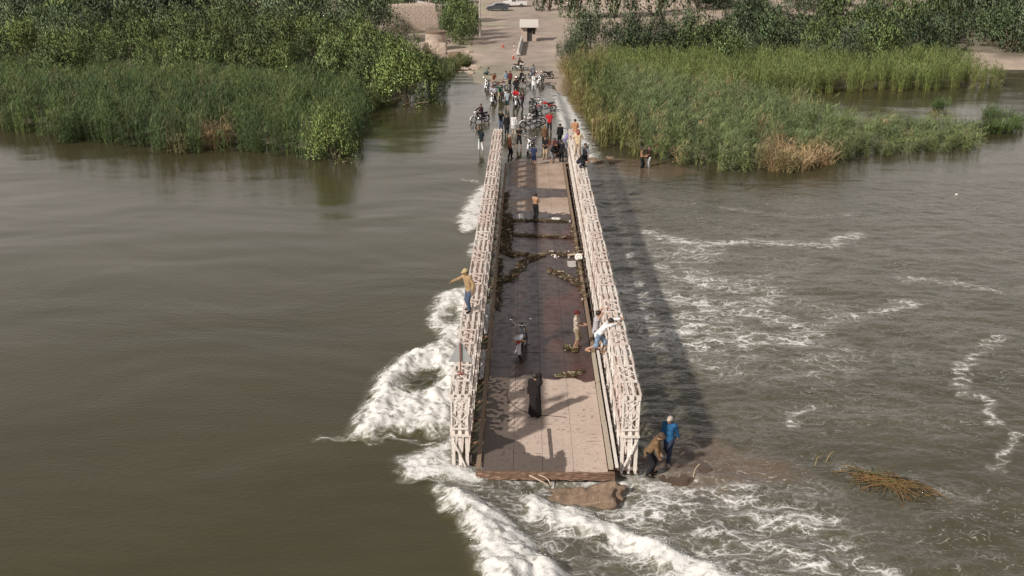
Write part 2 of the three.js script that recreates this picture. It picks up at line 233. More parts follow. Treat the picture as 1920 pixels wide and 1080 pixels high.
// ---------------------------------------------------------------- ground and road
const PLANT_SHADE = [ // ground under reeds and thickets, its colour darkened to imitate their shade
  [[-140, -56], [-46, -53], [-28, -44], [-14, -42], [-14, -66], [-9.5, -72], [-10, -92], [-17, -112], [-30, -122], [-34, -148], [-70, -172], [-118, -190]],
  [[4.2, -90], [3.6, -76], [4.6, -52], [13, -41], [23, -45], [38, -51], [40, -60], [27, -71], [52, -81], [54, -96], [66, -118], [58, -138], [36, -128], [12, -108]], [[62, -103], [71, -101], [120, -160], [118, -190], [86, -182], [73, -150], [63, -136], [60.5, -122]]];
function ground(x, z) {
  const s = polySD(x, z, LAND), shore = x > 2.6 && z > -90 ? lerp(-0.55, -0.1, smooth(-80, -90, z)) : 0.0;
  let h = s > 0 ? shore - 0.3 + Math.min(0.6, 0.11 * s) + 0.1 * n2(x * 0.15, z * 0.15) * clamp(s / 4) : Math.max(-2, shore - 0.12 + 0.35 * s);
  const far = smooth(-155, -235, z); h += far * 3.4 + smooth(20, 50, Math.abs(x + 2)) * smooth(-130, -180, z) * 0.8;
  if (s > 3) h += 0.35 * Math.max(0, fbm(x * 0.09, z * 0.09)) * smooth(-100, -130, z) * smooth(9, 16, Math.abs(x + 1)) + 6 * smooth(-240, -420, z) * (0.6 + 0.8 * Math.abs(n2(x * 0.01, z * 0.01)));
  const w = smooth(7.5, 4.5, Math.abs(x + 1.8)) * smooth(-76, -80, z) * smooth(-215, -190, z);
  return lerp(h, 0.26 * smooth(-77, -90, z) - 0.02 + far * 2.6, w);
}
{
  const axis = (a, b, c, far0, far1) => { const o = []; for (let v = a, s = c * 1.6; v > far0; s *= 1.35) { v -= s; o.unshift(Math.max(v, far0)); } for (let v = a; v < b; v += c) o.push(v); for (let v = b, s = c * 1.6; ; s *= 1.35) { o.push(v); if (v >= far1) break; v = Math.min(far1, v + s); } return o; };
  const xs = axis(-130, 130, 1.3, -900, 900), zs = axis(-235, -42, 1.3, -1500, 300), pos = [], uv = [], col = [], idx = [];
  for (const z of zs) for (const x of xs) {
    pos.push(x, ground(x, z), z); uv.push(x / 14, z / 14);
    const v = 1 + 0.28 * fbm(x * 0.06, z * 0.06) + 0.16 * n2(x * 0.3, z * 0.3), g = smooth(0.05, 0.4, fbm(x * 0.05 + 40, z * 0.05)) * 0.35; const plantShade = smooth(-0.25, 0.25, Math.max(...PLANT_SHADE.map((P) => polySD(x, z, P))) / 3 + 0.5 * n2(x * 0.4, z * 0.4)) * (0.5 + 0.2 * n2(x * 0.8, z * 0.8)), tr = smooth(7, 3, Math.abs(x + 1.6 + (z + 110) * 0.02)) * 0.16; col.push(v * (1 - 0.35 * g - tr) * (1 - plantShade), v * (1 - 0.08 * g - tr) * (1 - plantShade * 0.93), v * (1 - 0.35 * g - tr * 0.7) * (1 - plantShade * 1.05));
  }
  const n = xs.length; for (let j = 0; j < zs.length - 1; j++) for (let i = 0; i < n - 1; i++) { const a = j * n + i; idx.push(a, a + n, a + 1, a + 1, a + n, a + n + 1); }
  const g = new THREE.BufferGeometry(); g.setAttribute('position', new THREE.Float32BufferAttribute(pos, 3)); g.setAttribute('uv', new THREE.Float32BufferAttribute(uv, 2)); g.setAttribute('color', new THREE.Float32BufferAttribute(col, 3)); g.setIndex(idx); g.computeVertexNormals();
  const dirt = dtex(1024, 1024, (u, v) => { const a = 0.55 * tn(u, v, 7) + 0.3 * tn(u, v, 29, 5) + 0.16 * tn(u, v, 110, 9), p = smooth(0.5, 0.7, tn(u, v, 160, 3)) * 0.4; const k = 1 + 0.3 * a - 0.3 * p; return [0.36 * k, 0.285 * k, 0.225 * k]; }, true);
  const bump = dtex(512, 512, (u, v) => { const k = 0.5 + 0.3 * tn(u, v, 60) + 0.2 * tn(u, v, 150, 4); return [k, k, k]; });
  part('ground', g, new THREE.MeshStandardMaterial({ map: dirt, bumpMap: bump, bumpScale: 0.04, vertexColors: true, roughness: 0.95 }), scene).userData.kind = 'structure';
}
{ // causeway of broken asphalt that carries on from the bridge, mostly under a skin of water
  const L = [[-4.3, -42.85], [-4.5, -60], [-5.0, -79], [-6.3, -90], [-6.4, -110], [-6.2, -128], [-6.8, -160], [-7.5, -186]], Rr = [...DROP.slice(1).reverse().map((p) => [p[0] - 0.05, Math.min(p[1], -42.85)]), [2.4, -77], [3.0, -90], [4.0, -110], [4.5, -125], [1.5, -160], [-1.0, -186]];
  const side = (A, z) => { for (let i = 1; i < A.length; i++) if (z >= A[i][1]) { const t = (z - A[i - 1][1]) / (A[i][1] - A[i - 1][1]); return lerp(A[i - 1][0], A[i][0], t); } return A[A.length - 1][0]; };
  const pos = [], uv = [], idx = [], NX = 14; let rows = 0;
  for (let z = -42.85; z > -82; z -= 0.6, rows++) { const a = side(L, z) + 0.25 * n2(z * 0.5, 3), b = side(Rr, z) + 0.12 * n2(z * 0.9, 8);
    for (let i = 0; i <= NX + 2; i++) { const t = clamp((i - 1) / NX), x = lerp(a, b, t), drop = i === 0 || i === NX + 2; pos.push(x, (z > -80 ? -0.03 + 0.03 * n2(x * 0.8, z * 0.5) * smooth(-44, -46, z) : Math.max(ground(x, z) + 0.02, -0.02)) - (drop ? (z > -78 ? 1.4 : 0.12) : 0) + 0.012 * n2(x * 1.7, z * 1.7), z); uv.push(x / 9, z / 9); } }
  const n = NX + 3; for (let j = 0; j < rows - 1; j++) for (let i = 0; i < n - 1; i++) { const a = j * n + i; idx.push(a, a + 1, a + n, a + 1, a + n + 1, a + n); }
  const g = new THREE.BufferGeometry(); g.setAttribute('position', new THREE.Float32BufferAttribute(pos, 3)); g.setAttribute('uv', new THREE.Float32BufferAttribute(uv, 2)); g.setIndex(idx); const gg = g.toNonIndexed(); gg.computeVertexNormals(); g.computeVertexNormals();
  const t = dtex(1024, 1024, (u, v) => { const k = 1 + 0.22 * tn(u, v, 7) + 0.2 * tn(u, v, 30, 2) + 0.25 * tn(u, v, 140, 6), d = smooth(0.0, 0.5, tn(u, v, 12, 8)); return [lerp(0.27, 0.33, d) * k, lerp(0.215, 0.255, d) * k, lerp(0.185, 0.205, d) * k]; }, true);
  part('road', g, new THREE.MeshStandardMaterial({ map: t, roughness: 0.8 }), scene).userData.kind = 'structure';
}

// ---------------------------------------------------------------- the panel bridge
const BAYS = 14, BAY = 3.05, TZ = -0.6, BY = -0.35, PH = 1.39, TOP = BY + 2 * PH;
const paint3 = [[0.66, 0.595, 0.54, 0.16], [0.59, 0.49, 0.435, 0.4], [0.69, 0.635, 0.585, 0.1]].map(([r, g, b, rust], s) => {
  const t = dtex(512, 512, (u, v) => {
    const k = 1 + 0.1 * tn(u, v, 12, s) + 0.1 * tn(u, v, 70, s + 3), q = smooth(0.62 - rust, 1.0 - rust, 0.6 * tn(u, v, 8, 11 + s) + 0.45 * tn(u, v, 40, s) + 0.2 * tn(u, v, 140, s)), dirt = 0.25 * smooth(0.1, 0.6, tn(u, v, 20, 31 + s) + 0.3 * tn(u, v, 90, 2));
    return [lerp(r * k, 0.24, q * 0.75) * (1 - dirt), lerp(g * k, 0.13, q * 0.8) * (1 - dirt), lerp(b * k, 0.09, q * 0.85) * (1 - dirt)];
  }, true);
  return new THREE.MeshStandardMaterial({ map: t, roughness: 0.62 });
});
const rusty = new THREE.MeshStandardMaterial({ map: dtex(256, 256, (u, v) => { const k = 1 + 0.5 * tn(u, v, 9) + 0.4 * tn(u, v, 50, 4), p = smooth(0.25, 0.6, tn(u, v, 16, 8)); return [lerp(0.15, 0.36, p) * k, lerp(0.085, 0.26, p) * k, lerp(0.055, 0.19, p) * k]; }, true), roughness: 0.85 });
const bridge = thing('panel_bridge', 'cream double-storey steel lattice bridge crossing the brown river', 'bridge', [0, 0, 0]);
{
  const web = [], L = BAY - 0.02, m = PH / 2, chord = (y) => [...[-0.088, 0.088].map((x) => bx([x, y, -BAY / 2], [0.046, 0.12, L])), ...[0.09, 0.8, 1.52, 2.25, 2.96].map((z, i) => bx([0, y - 0.035, -z], [0.131, 0.045, i % 2 ? 0.05 : 0.08]))];
  for (const z of [0.06, BAY / 2, BAY - 0.06]) web.push(bx([0, m, -z], [0.055, PH - 0.26, 0.07]));
  
  for (const s of [0, 1]) { const a = 0.08 + s * 1.445, b = a + 1.445, c = (a + b) / 2; for (const [p, q] of [[[a, m], [c, PH - 0.12]], [[c, PH - 0.12], [b, m]], [[b, m], [c, 0.12]], [[c, 0.12], [a, m]]]) web.push(bar([0, p[1], -p[0]], [0, q[1], -q[0]], 0.045, 0.05)); }
  const webG = merge(web), lowG = merge(chord(0.06)), topG = merge(chord(PH - 0.07));
  const r = rng(3);
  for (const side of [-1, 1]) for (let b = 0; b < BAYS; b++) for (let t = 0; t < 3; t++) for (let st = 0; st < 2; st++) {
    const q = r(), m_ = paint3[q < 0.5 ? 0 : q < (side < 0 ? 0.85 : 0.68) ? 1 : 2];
    const p = part('truss_panel', webG, t === 1 ? paint3[1] : m_, bridge); p.position.set(side * (2.535 + t * 0.225), BY + st * PH, TZ - b * BAY);  // rustier, darker paint on every middle truss puts slot shade into its colour
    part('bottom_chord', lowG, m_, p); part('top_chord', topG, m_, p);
  }
  // bracing frames, lying on the top chords and standing at the ends
  const fr = (len, w) => { const o = [], hw = w / 2 - 0.025, hl = len / 2 - 0.03; for (const x of [-hw, hw]) o.push(bx([x, 0, 0], [0.05, 0.03, len])); for (const z of [-hl, hl]) o.push(bx([0, 0.004, z], [w - 0.1, 0.03, 0.06])); for (const [a, c] of [[-hl, 0], [0, hl]]) { o.push(bar([-hw, 0.02, a], [hw, 0.02, c], 0.032, 0.02)); o.push(bar([hw, -0.004, a], [-hw, -0.004, c], 0.032, 0.02)); } return merge(o); };
  const frame = fr(1.3, 0.58);
  for (const side of [-1, 1]) for (let b = 0; b < BAYS; b++) { const f = part('bracing_frame', frame, paint3[(side < 0 ? r() < 0.75 : r() < 0.35) ? 1 : 0], bridge); f.position.set(side * 2.76, TOP + 0.02, TZ - (b + 0.5) * BAY); }
  const endF = fr(1.1, 0.56);
  for (const side of [-1, 1]) for (const [z, k] of [[TZ + 0.06, 1], [TZ - BAYS * BAY - 0.06, -1]]) {
    for (let t = 0; t < 3; t++) part('end_post', merge([bx([0, PH, 0], [0.11, 2 * PH - 0.06, 0.09]), bx([0, 0.05, 0.05 * k], [0.07, 0.12, 0.14]), bx([0, PH - 0.02, 0.05 * k], [0.13, 0.1, 0.1]), bx([0, 2 * PH - 0.05, 0.06 * k], [0.13, 0.12, 0.16])]), paint3[t === 1 ? 2 : 0], bridge).position.set(side * (2.535 + t * 0.225), BY, z);
    const f = part('bracing_frame', endF, paint3[2], bridge); f.rotation.x = Math.PI / 2; f.position.set(side * 2.76, BY + PH + 0.72, z + 0.075 * k);
    part('tie_plate', bx([side * 2.76, BY + PH - 0.02, z + 0.13 * k], [0.62, 0.07, 0.06]), paint3[0], bridge);
    part('raker', bar([side * 2.56, BY + 0.12, z + 0.09 * k], [side * 2.98, BY + PH - 0.22, z + 0.09 * k], 0.09, 0.05), paint3[2], bridge);
  }
  // steel crossbeams and bearings
  for (let b = 0; b <= BAYS; b++) for (const o of b < BAYS ? [0.12, 1.5] : [-0.1]) part('crossbeam', merge([bx([0, -0.21, 0], [6.3, 0.03, 0.14]), bx([0, -0.34, 0], [6.3, 0.23, 0.03]), bx([0, -0.47, 0], [6.3, 0.03, 0.14])]), rusty, bridge).position.set(0, 0, TZ - b * BAY - o);
  for (const x of [-1.7, -0.85, 0, 0.85, 1.7]) part('stringer', bx([x, -0.145, -21.4], [0.1, 0.11, 42.6]), rusty, bridge);
  // deck slabs, dry near both ends and soaked in the middle
  const DW = 4.1, DL = 42.7;
  const wetS = (x, z) => {                                          // z runs 0 .. -42.7
    const n = 0.5 * n2(x * 1.3, z * 1.3) + 0.3 * n2(x * 4, z * 4) + 0.15 * n2(x * 11, z * 11);
    let w = Math.min(-6.75 - z + 0.55 * n2(x * 0.9, 4) + 0.2 * n, z + 30.2 + 0.9 * n - 0.5 * Math.max(0, x));
    w = Math.max(w, Math.min(-33.0 - z, z + 35.9) * 2 - 0.2 + 0.5 * n - 0.35 * x);
    w = Math.max(w, polySD(x, z, [[-2.3, 0.2], [-2.2, -3.0], [-1.5, -2.3], [-0.75, -1.8], [-0.4, -1.0], [0.1, -0.8], [0.62, -1.35], [0.8, -0.8], [0.75, 0.2]]) * 1.6 + 0.35 * n - 0.06);
    w = Math.max(w, (0.07 - segDist(x, z, [0.2, -2.7], [0.26, -0.2])) * 5 + 0.08 * n);
    w = Math.max(w, 0.5 * fbm(x * 1.9, z * 1.9) + 0.35 * n2(x * 5, z * 5) - 0.26 - 0.12 * (x + 1) + 0.25 * smooth(-1, -2, x));
    w = Math.max(w, Math.min(-30 - z, 1) * 0.4 + 0.9 * n - 0.7 - 0.15 * x);
    return smooth(-0.05, 0.07, w);
  };
  const base = (x, z) => { const d = 1 + 0.14 * fbm(x * 0.8, z * 0.8) + 0.1 * n2(x * 7, z * 7) + 0.09 * n2(x * 26, z * 26), sp = smooth(0.52, 0.66, n2(x * 5.1 + 2 * n2(z, x), z * 6.1) + 0.3 * n2(x * 17, z * 17) + 0.25 * n2(x * 0.7, z * 0.7)) * 0.5; const b = smooth(-28, -33, z) * (0.75 + 0.4 * n2(x * 1.1, z * 0.9)); return [lerp(0.46, 0.30, b) * d * (1 - sp * 0.7), lerp(0.365, 0.215, b) * d * (1 - sp * 0.75), lerp(0.305, 0.16, b) * d * (1 - sp * 0.75)]; };
  const TW = 512, TH = 2048, deckCol = dtex(TW, TH, (u, v) => {
    const x = (u - 0.5) * DW, z = -v * DL, w = wetS(x, z), c = base(x, z), red = smooth(-0.2, 0.4, n2(x * 0.5, z * 0.22 + 7)) * smooth(-0.6, 0.9, x), k = 1 + 0.25 * n2(x * 2.2, z * 1.1) + 0.15 * n2(x * 9, z * 5);
    const silt = smooth(0.15, 0.5, n2(x * 0.9 + 5, z * 0.5) + 0.3 * n2(x * 6, z * 6)) * 0.35;
    const W = [lerp(lerp(0.042, 0.07, red), 0.095, silt) * k, lerp(lerp(0.025, 0.027, red), 0.062, silt) * k, lerp(lerp(0.023, 0.022, red), 0.045, silt) * k], f = smooth(-30, -33, z) * 0.25;
    return c.map((q, i) => lerp(q, lerp(W[i], q * 0.26, f + (z > -6 ? 0.85 : 0)), w));
  }, true, false);
  const deckBump = dtex(TW, TH, (u, v) => { const x = (u - 0.5) * DW, z = -v * DL, w = wetS(x, z), film = smooth(-8, -10, z) * smooth(-29, -26, z); return [0.5 + 0.25 * (1 - w) * n2(x * 30, z * 30) + 0.12 * (1 - w) * n2(x * 9, z * 9) + w * film * (0.2 * n2(x * 1.5, z * 3.1) + 0.08 * n2(x * 5, z * 8)), lerp(0.9, z > -6 ? 0.62 : 0.32 + 0.25 * Math.abs(n2(x * 2, z * 2)), w), 0]; }, false, false);
  const deckM = new THREE.MeshStandardMaterial({ map: deckCol, bumpMap: deckBump, bumpScale: 0.012, roughnessMap: deckBump, roughness: 1 });
  const COL = [-2.05, -1.02, -0.06, 0.95, 2.05];
  for (let b = 0; b < BAYS; b++) for (let c = 0; c < 4; c++) {
    const x0 = COL[c] + 0.005, x1 = COL[c + 1] - 0.005, z1 = -b * BAY - (b ? 0.012 : 0), z0 = -(b + 1) * BAY + 0.012, dy = (r() - 0.5) * 0.012, g = new THREE.BoxGeometry(x1 - x0, 0.09, z1 - z0, 1, 1, 1).translate((x0 + x1) / 2, -0.045 + dy, (z0 + z1) / 2), p = g.attributes.position, u = g.attributes.uv;
    for (let i = 0; i < p.count; i++) u.setXY(i, p.getX(i) / DW + 0.5, -p.getZ(i) / DL);
    part('deck_slab', g, deckM, bridge);
  }
  // chipped front edge, kerbs
  { const g = new THREE.BoxGeometry(4.5, 0.26, 0.14, 60, 4, 2).translate(0.02, -0.18, 0.03), p = g.attributes.position; for (let i = 0; i < p.count; i++) { const x = p.getX(i), y = p.getY(i); p.setXYZ(i, x, y + 0.03 * n2(x * 4, y * 6), p.getZ(i) + (p.getZ(i) > 0.03 ? 0.035 * n2(x * 5, y * 9 + 4) + 0.02 * n2(x * 14, y * 20) : 0)); } g.computeVertexNormals(); part('end_beam', g, rusty, bridge); }
  const timber = new THREE.MeshStandardMaterial({ map: dtex(128, 512, (u, v) => { const k = 1 + 0.25 * tn(u, v, 20) + 0.25 * tn(u * 6 % 1, v, 8, 3); return [0.40 * k, 0.34 * k, 0.27 * k]; }, true), roughness: 0.9 });
  const mudT = new THREE.MeshStandardMaterial({ map: dtex(128, 512, (u, v) => { const k = 1 + 0.35 * tn(u, v, 20) + 0.35 * tn(u, v, 60, 3); return [0.21 * k, 0.15 * k, 0.105 * k]; }, true), roughness: 0.9 });
  for (let b = 0; b < BAYS; b++) {
    const z = -(b + 0.5) * BAY - (b ? 0 : 0.05);
    part('kerb', bx([0, 0, 0], [0.15, 0.13, BAY - (b === 2 ? 0.5 : 0.03)]), b < 3 ? timber : mudT, bridge).position.set(2.15 + 0.012 * Math.sin(b * 5), 0.066 - (b > 3 ? 0.05 : 0), z);
    if (b < 3) part('kerb_rail', bx([0, 0, 0], [0.1, 0.07, BAY - 0.03]), paint3[2], bridge).position.set(2.34, 0.1, z);
    part('kerb', bx([0, 0, 0], [0.15, 0.1, BAY - 0.04]), mudT, bridge).position.set(-2.15, 0.04, z);
  }
}

// ---------------------------------------------------------------- shrubs, trees and reeds
const leafM = new THREE.MeshStandardMaterial({ vertexColors: true, roughness: 0.75, side: THREE.DoubleSide });
const leafTones = [0.68, 0.88, 1.08, 1.3].map((k) => { const m = leafM.clone(); m.color = lin(k, k, k * (1.1 - 0.1 * k)); return m; });
const barkM = new THREE.MeshStandardMaterial({ map: dtex(128, 128, (u, v) => { const k = 1 + 0.4 * tn(u, v, 14) + 0.3 * tn(u, v, 50, 3); return [0.14 * k, 0.105 * k, 0.075 * k]; }, true), roughness: 0.95 });
function leafSoup(r, place, count, len, wid, tint) {                // count narrow leaves; place() -> [point, outward dir]
  const pos = new Float32Array(count * 12), nor = new Float32Array(count * 12), col = new Float32Array(count * 12), idx = [], d = new THREE.Vector3(), s = new THREE.Vector3(), n = new THREE.Vector3();
  for (let i = 0; i < count; i++) {
    const [p, o, c] = place(i); d.set(o[0] + (r() - 0.5) * 1.4, o[1] + (r() - 0.35) * 1.3, o[2] + (r() - 0.5) * 1.4).normalize(); s.set(r() - 0.5, r() - 0.5, r() - 0.5).cross(d).normalize(); n.crossVectors(d, s); if (n.y < 0) n.negate(); n.multiplyScalar(0.32).add(s.set(o[0], o[1], o[2])).normalize(); s.set(r() - 0.5, r() - 0.5, r() - 0.5).cross(d).normalize();
    const l = len * (0.6 + 0.8 * r()), w = wid * (0.7 + 0.6 * r()) / 2, k = i * 12, q = c * (0.75 + 0.5 * r()), t = [tint[0] * q * (0.85 + 0.35 * r()), tint[1] * q, tint[2] * q * (0.8 + 0.4 * r())];
    pos.set([p[0] - d.x * l * 0.3, p[1] - d.y * l * 0.3, p[2] - d.z * l * 0.3, p[0] + s.x * w, p[1] + s.y * w, p[2] + s.z * w, p[0] - s.x * w, p[1] - s.y * w, p[2] - s.z * w, p[0] + d.x * l * 0.7, p[1] + d.y * l * 0.7, p[2] + d.z * l * 0.7], k);
    for (let v = 0; v < 4; v++) { nor.set([n.x, n.y, n.z], k + v * 3); col.set(t, k + v * 3); }
    const b = i * 4; idx.push(b, b + 1, b + 2, b + 1, b + 3, b + 2);
  }
  const g = new THREE.BufferGeometry(); g.setAttribute('position', new THREE.BufferAttribute(pos, 3)); g.setAttribute('normal', new THREE.BufferAttribute(nor, 3)); g.setAttribute('color', new THREE.BufferAttribute(col, 3)); g.setIndex(idx); return g;
}
function shrubGeo(seed, count, len, wid, tint, lobes = 17) {        // crown about 1 wide (radius) and 1 high, unit size
  const r = rng(seed), C = [];
  for (let i = 0; i < lobes; i++) { const a = r() * 6.283, e = Math.pow(r(), 0.75), rr = 0.72 * Math.sqrt(1 - e * e * 0.85) * (0.75 + 0.35 * r()); C.push([Math.cos(a) * rr, 0.12 + 0.68 * e * (0.8 + 0.3 * r()), Math.sin(a) * rr, 0.2 + 0.13 * r(), 0.75 + 0.5 * r()]); }
  C.push([0, 0.55, 0, 0.38, 1], [0.1, 0.3, 0.1, 0.4, 1]);
  const twigs = C.flatMap((c) => Array.from({ length: 9 }, () => { const a = r() * 6.283, z = r() * 1.6 - 0.6, q = Math.sqrt(Math.max(0, 1 - z * z)), o = [Math.cos(a) * q, z, Math.sin(a) * q]; return [c[0] + o[0] * c[3], Math.max(0.03, c[1] + o[1] * c[3]), c[2] + o[2] * c[3], o, c[4] * (0.75 + 0.5 * r()), 0.045 + 0.04 * r()]; }));
  const crown = leafSoup(r, () => {
    if (r() < 0.22) { const c = C[Math.floor(r() * C.length)], a = r() * 6.283, z = r() * 2 - 1, q = Math.sqrt(1 - z * z), rad = c[3] * Math.pow(r(), 0.5), o = [Math.cos(a) * q, z, Math.sin(a) * q]; return [[c[0] + o[0] * rad, Math.max(0.02, c[1] + o[1] * rad), c[2] + o[2] * rad], [o[0] * 0.6, o[1] * 0.6 + 0.3, o[2] * 0.6], c[4]]; }
    const t = twigs[Math.floor(r() * twigs.length)], k = t[5], g = () => (r() + r() + r() - 1.5) * 1.3 * k, u = (r() - 0.35) * 2.0 * k, o = t[3], dx = g(), dy = g(), dz = g(), l = Math.hypot(dx, dy, dz) + 1e-4;
    return [[t[0] + dx + o[0] * u * 0.6, Math.max(0.02, t[1] + dy + u), t[2] + dz + o[2] * u * 0.6], [o[0] * 0.35 + dx / l * 0.5, 0.5 + 0.25 * o[1] + dy / l * 0.4, o[2] * 0.35 + dz / l * 0.5], t[4]];
  }, count, len, wid, tint);
  const limbs = []; for (let i = 0; i < 6; i++) { const c = C[i]; limbs.push(cyl([0.04 * (r() - 0.5), -0.05, 0.04 * (r() - 0.5)], [c[0] * 0.5, c[1] * 0.55, c[2] * 0.5], 0.03, 0.018, 5), cyl([c[0] * 0.5, c[1] * 0.55, c[2] * 0.5], [c[0], c[1], c[2]], 0.018, 0.007, 5)); }
  return [crown, merge(limbs)];
}
const TINT = { olive: [0.140, 0.195, 0.068], grey: [0.142, 0.188, 0.098], dark: [0.085, 0.125, 0.055], light: [0.185, 0.245, 0.075], dry: [0.24, 0.17, 0.085] };
const kinds = {};                                                   // a few variants of each kind, near and far
for (const [k, t] of Object.entries(TINT)) for (const far of [0, 1, 2]) kinds[k + far] = [1, 2, 3].slice(far ? 0 : 1).map((s) => shrubGeo(s * 31 + k.length * 7 + far, [10500, 4800, 2500][far], [0.044, 0.058, 0.078][far], [0.019, 0.027, 0.042][far], t, [30, 17, 17][far]));
const shrubR = rng(99);
function shrub(name, label, category, x, z, R, H, kind, group, y, far, tone) {
  const vs = kinds[kind + (far ?? (z < -125 ? 2 : 1))], v = vs[Math.floor(shrubR() * vs.length)], o = thing(name, label, category, [x, y ?? ground(x, z) - 0.05, z], shrubR() * 6.28, group);
  o.scale.set(R, H, R * (0.9 + 0.2 * shrubR())); part('crown', v[0], leafTones[tone ?? Math.floor(shrubR() * 4)], o); part('trunk', v[1], barkM, o); return o;
}
{
  // single shrubs one can point to
  shrub('willow_shrub', 'broad rounded pale green willow at the water beside the left bank road end', 'shrub', -12.3, -67.8, 3.9, 5.3, 'light', undefined, -0.1, 0, 3);
  shrub('willow_shrub', 'second rounded pale willow just behind the one at the waterside', 'shrub', -13.4, -74.5, 3.6, 5.4, 'light', undefined, 0.1, 0, 2);
  shrub('willow_shrub', 'low willow at the very edge of the water right of the broad rounded one', 'shrub', -10.2, -72.4, 2.0, 3.4, 'light', undefined, -0.1, 0, 1);
  shrub('willow_shrub', 'pale willow joining the broad rounded one to the left reed bank', 'shrub', -16.4, -71.2, 2.4, 4.4, 'olive', undefined, 0, 0, 1);
  shrub('willow_shrub', 'pale shrub hiding the water edge behind the waterside willows', 'shrub', -11.2, -80.5, 2.6, 3.6, 'olive', undefined, 0, 0);
  shrub('leafy_shrub', 'small leafy shrub at the tip of the left reed bank, standing in the river', 'shrub', -14.9, -43.9, 2.3, 4.2, 'light', undefined, -0.35, 0, 3);
  shrub('tamarisk_bush', 'tall grey green bush beside the right edge of the dirt road', 'shrub', 7.6, -99, 4.2, 6.2, 'grey', undefined, 0.2, 0);
  shrub('tamarisk_bush', 'bush tucked against the left side of the tall roadside bush', 'shrub', 5.0, -94, 2.4, 4.0, 'grey', undefined, 0.1, 0);
  shrub('tall_shrub', 'tall dark pointed shrub rising above the right bank thicket', 'shrub', 31, -114, 3.6, 7.4, 'dark', undefined, 0.3, 0);
  shrub('tamarisk_bush', 'big rounded grey bush on the left, next to the ruined wall', 'shrub', -24.5, -117, 6.6, 8.6, 'grey', undefined, 0.3, 0);
  shrub('tamarisk_bush', 'dense bush climbing over the ruined wall behind the big rounded one', 'shrub', -27, -128, 5.4, 8.2, 'dark', undefined, 0.3, 0);
  shrub('roadside_tree', 'green shrub in front of the utility pole on the left of the dirt road', 'shrub', -11.2, -126, 3.2, 6.4, 'olive', undefined, 0.3, 0);
  shrub('roadside_tree', 'shrub leaning over the round pier stump on the left roadside', 'shrub', -11.8, -119, 2.6, 4.4, 'olive', undefined, 0.3, 0);
  shrub('roadside_tree', 'low bushy shrub right of the round pier stump at the roadside', 'shrub', -10.0, -116, 2.4, 4.4, 'olive', undefined, 0.25, 1);
  shrub('roadside_tree', 'slim shrub just left of the grey utility pole', 'shrub', -9.3, -122.5, 1.9, 5.6, 'olive', undefined, 0.25, 1);
  shrub('roadside_tree', 'shrub against the reddish end of the ruined wall', 'shrub', -12.8, -130.5, 3.0, 7.2, 'dark', undefined, 0.3, 1);
  shrub('roadside_tree', 'leafy tree top behind the pipe by the parked dark car', 'shrub', -14.2, -150, 4.2, 8.0, 'olive', undefined, 0.3);
  for (const [x, z, R, H] of [[9, -158, 4.4, 8.5], [16, -160, 4.8, 8], [24, -163, 4.6, 7], [33, -168, 4.0, 6], [3.8, -172, 3.4, 7], [42, -172, 4.2, 6]]) shrub('bank_tree', 'dark tree in the row along the top of the sandy bank', 'tree', x, z, R, H, 'dark', 'dark trees along the top of the sandy bank');
  // thickets: shrubs nobody could tell apart
  const put = (poly, step, kindsHere, Rr, Hr, label, group, avoid) => {
    const r = rng(poly.length * 13 + Math.round(step * 10)), xs = poly.map((p) => p[0]), zs = poly.map((p) => p[1]);
    for (let z = Math.max(...zs); z > Math.min(...zs); z -= step * 0.86) for (let x = Math.min(...xs); x < Math.max(...xs); x += step) {
      const px = x + (r() - 0.5) * step * 0.9, pz = z + (r() - 0.5) * step * 0.9; if (polySD(px, pz, poly) < 0 || (avoid && avoid(px, pz))) continue;
      const q = Math.pow(r(), 1.4); shrub('thicket_shrub', label, 'shrub', px, pz, lerp(Rr[0], Rr[1], q), lerp(Hr[0], Hr[1], q), kindsHere[Math.floor(r() * kindsHere.length)], group);
    }
  };
  put([[-15.5, -72], [-16, -92], [-18, -112], [-32, -118], [-60, -110], [-70, -94], [-58, -80], [-30, -76], [-22, -71]], 5.4, ['light', 'olive', 'olive', 'light'], [2.0, 3.3], [3.4, 5.4], 'green shrub in the low front thicket of the left bank', 'low thicket on the left bank');
  put([[-30, -120], [-72, -96], [-100, -150], [-112, -186], [-70, -172], [-34, -150]], 7.2, ['grey', 'olive', 'dark', 'grey'], [2.8, 4.6], [4.2, 6.6], 'grey green bush in the tall back thicket of the left bank', 'tall thicket on the left bank', (x, z) => z < -165 && x > -70 && x < -45);
  put([[10, -96], [24, -88], [52, -96], [66, -118], [58, -140], [36, -128], [12, -108]], 5.6, ['grey', 'dark', 'olive', 'grey'], [2.2, 3.9], [3.2, 6.2], 'grey bush in the thicket behind the right reed bed', 'thicket behind the right reed bed');
  put([[62.5, -103], [67, -100], [80, -116], [98, -150], [114, -188], [86, -180], [72, -150], [63.5, -136], [60.5, -122]], 6.6, ['olive', 'grey', 'dark'], [3.0, 4.8], [4.2, 7.2], 'green bush in the thicket beyond the sandy beach on the right', 'thicket beyond the beach');
  put([[46, -160], [84, -172], [86, -190], [40, -186], [28, -176]], 9, ['dark', 'grey'], [2.6, 4.2], [3, 5], 'dark bush scattered on the sandy far bank', 'scattered bushes on the far bank');
  put([[-70, -176], [-45, -168], [-22, -150], [-20, -190], [-70, -196]], 9.5, ['dark', 'olive', 'dry'], [2.4, 4.6], [3, 7], 'bush scattered on bare earth behind the left thicket', 'scattered bushes behind the left thicket');
}
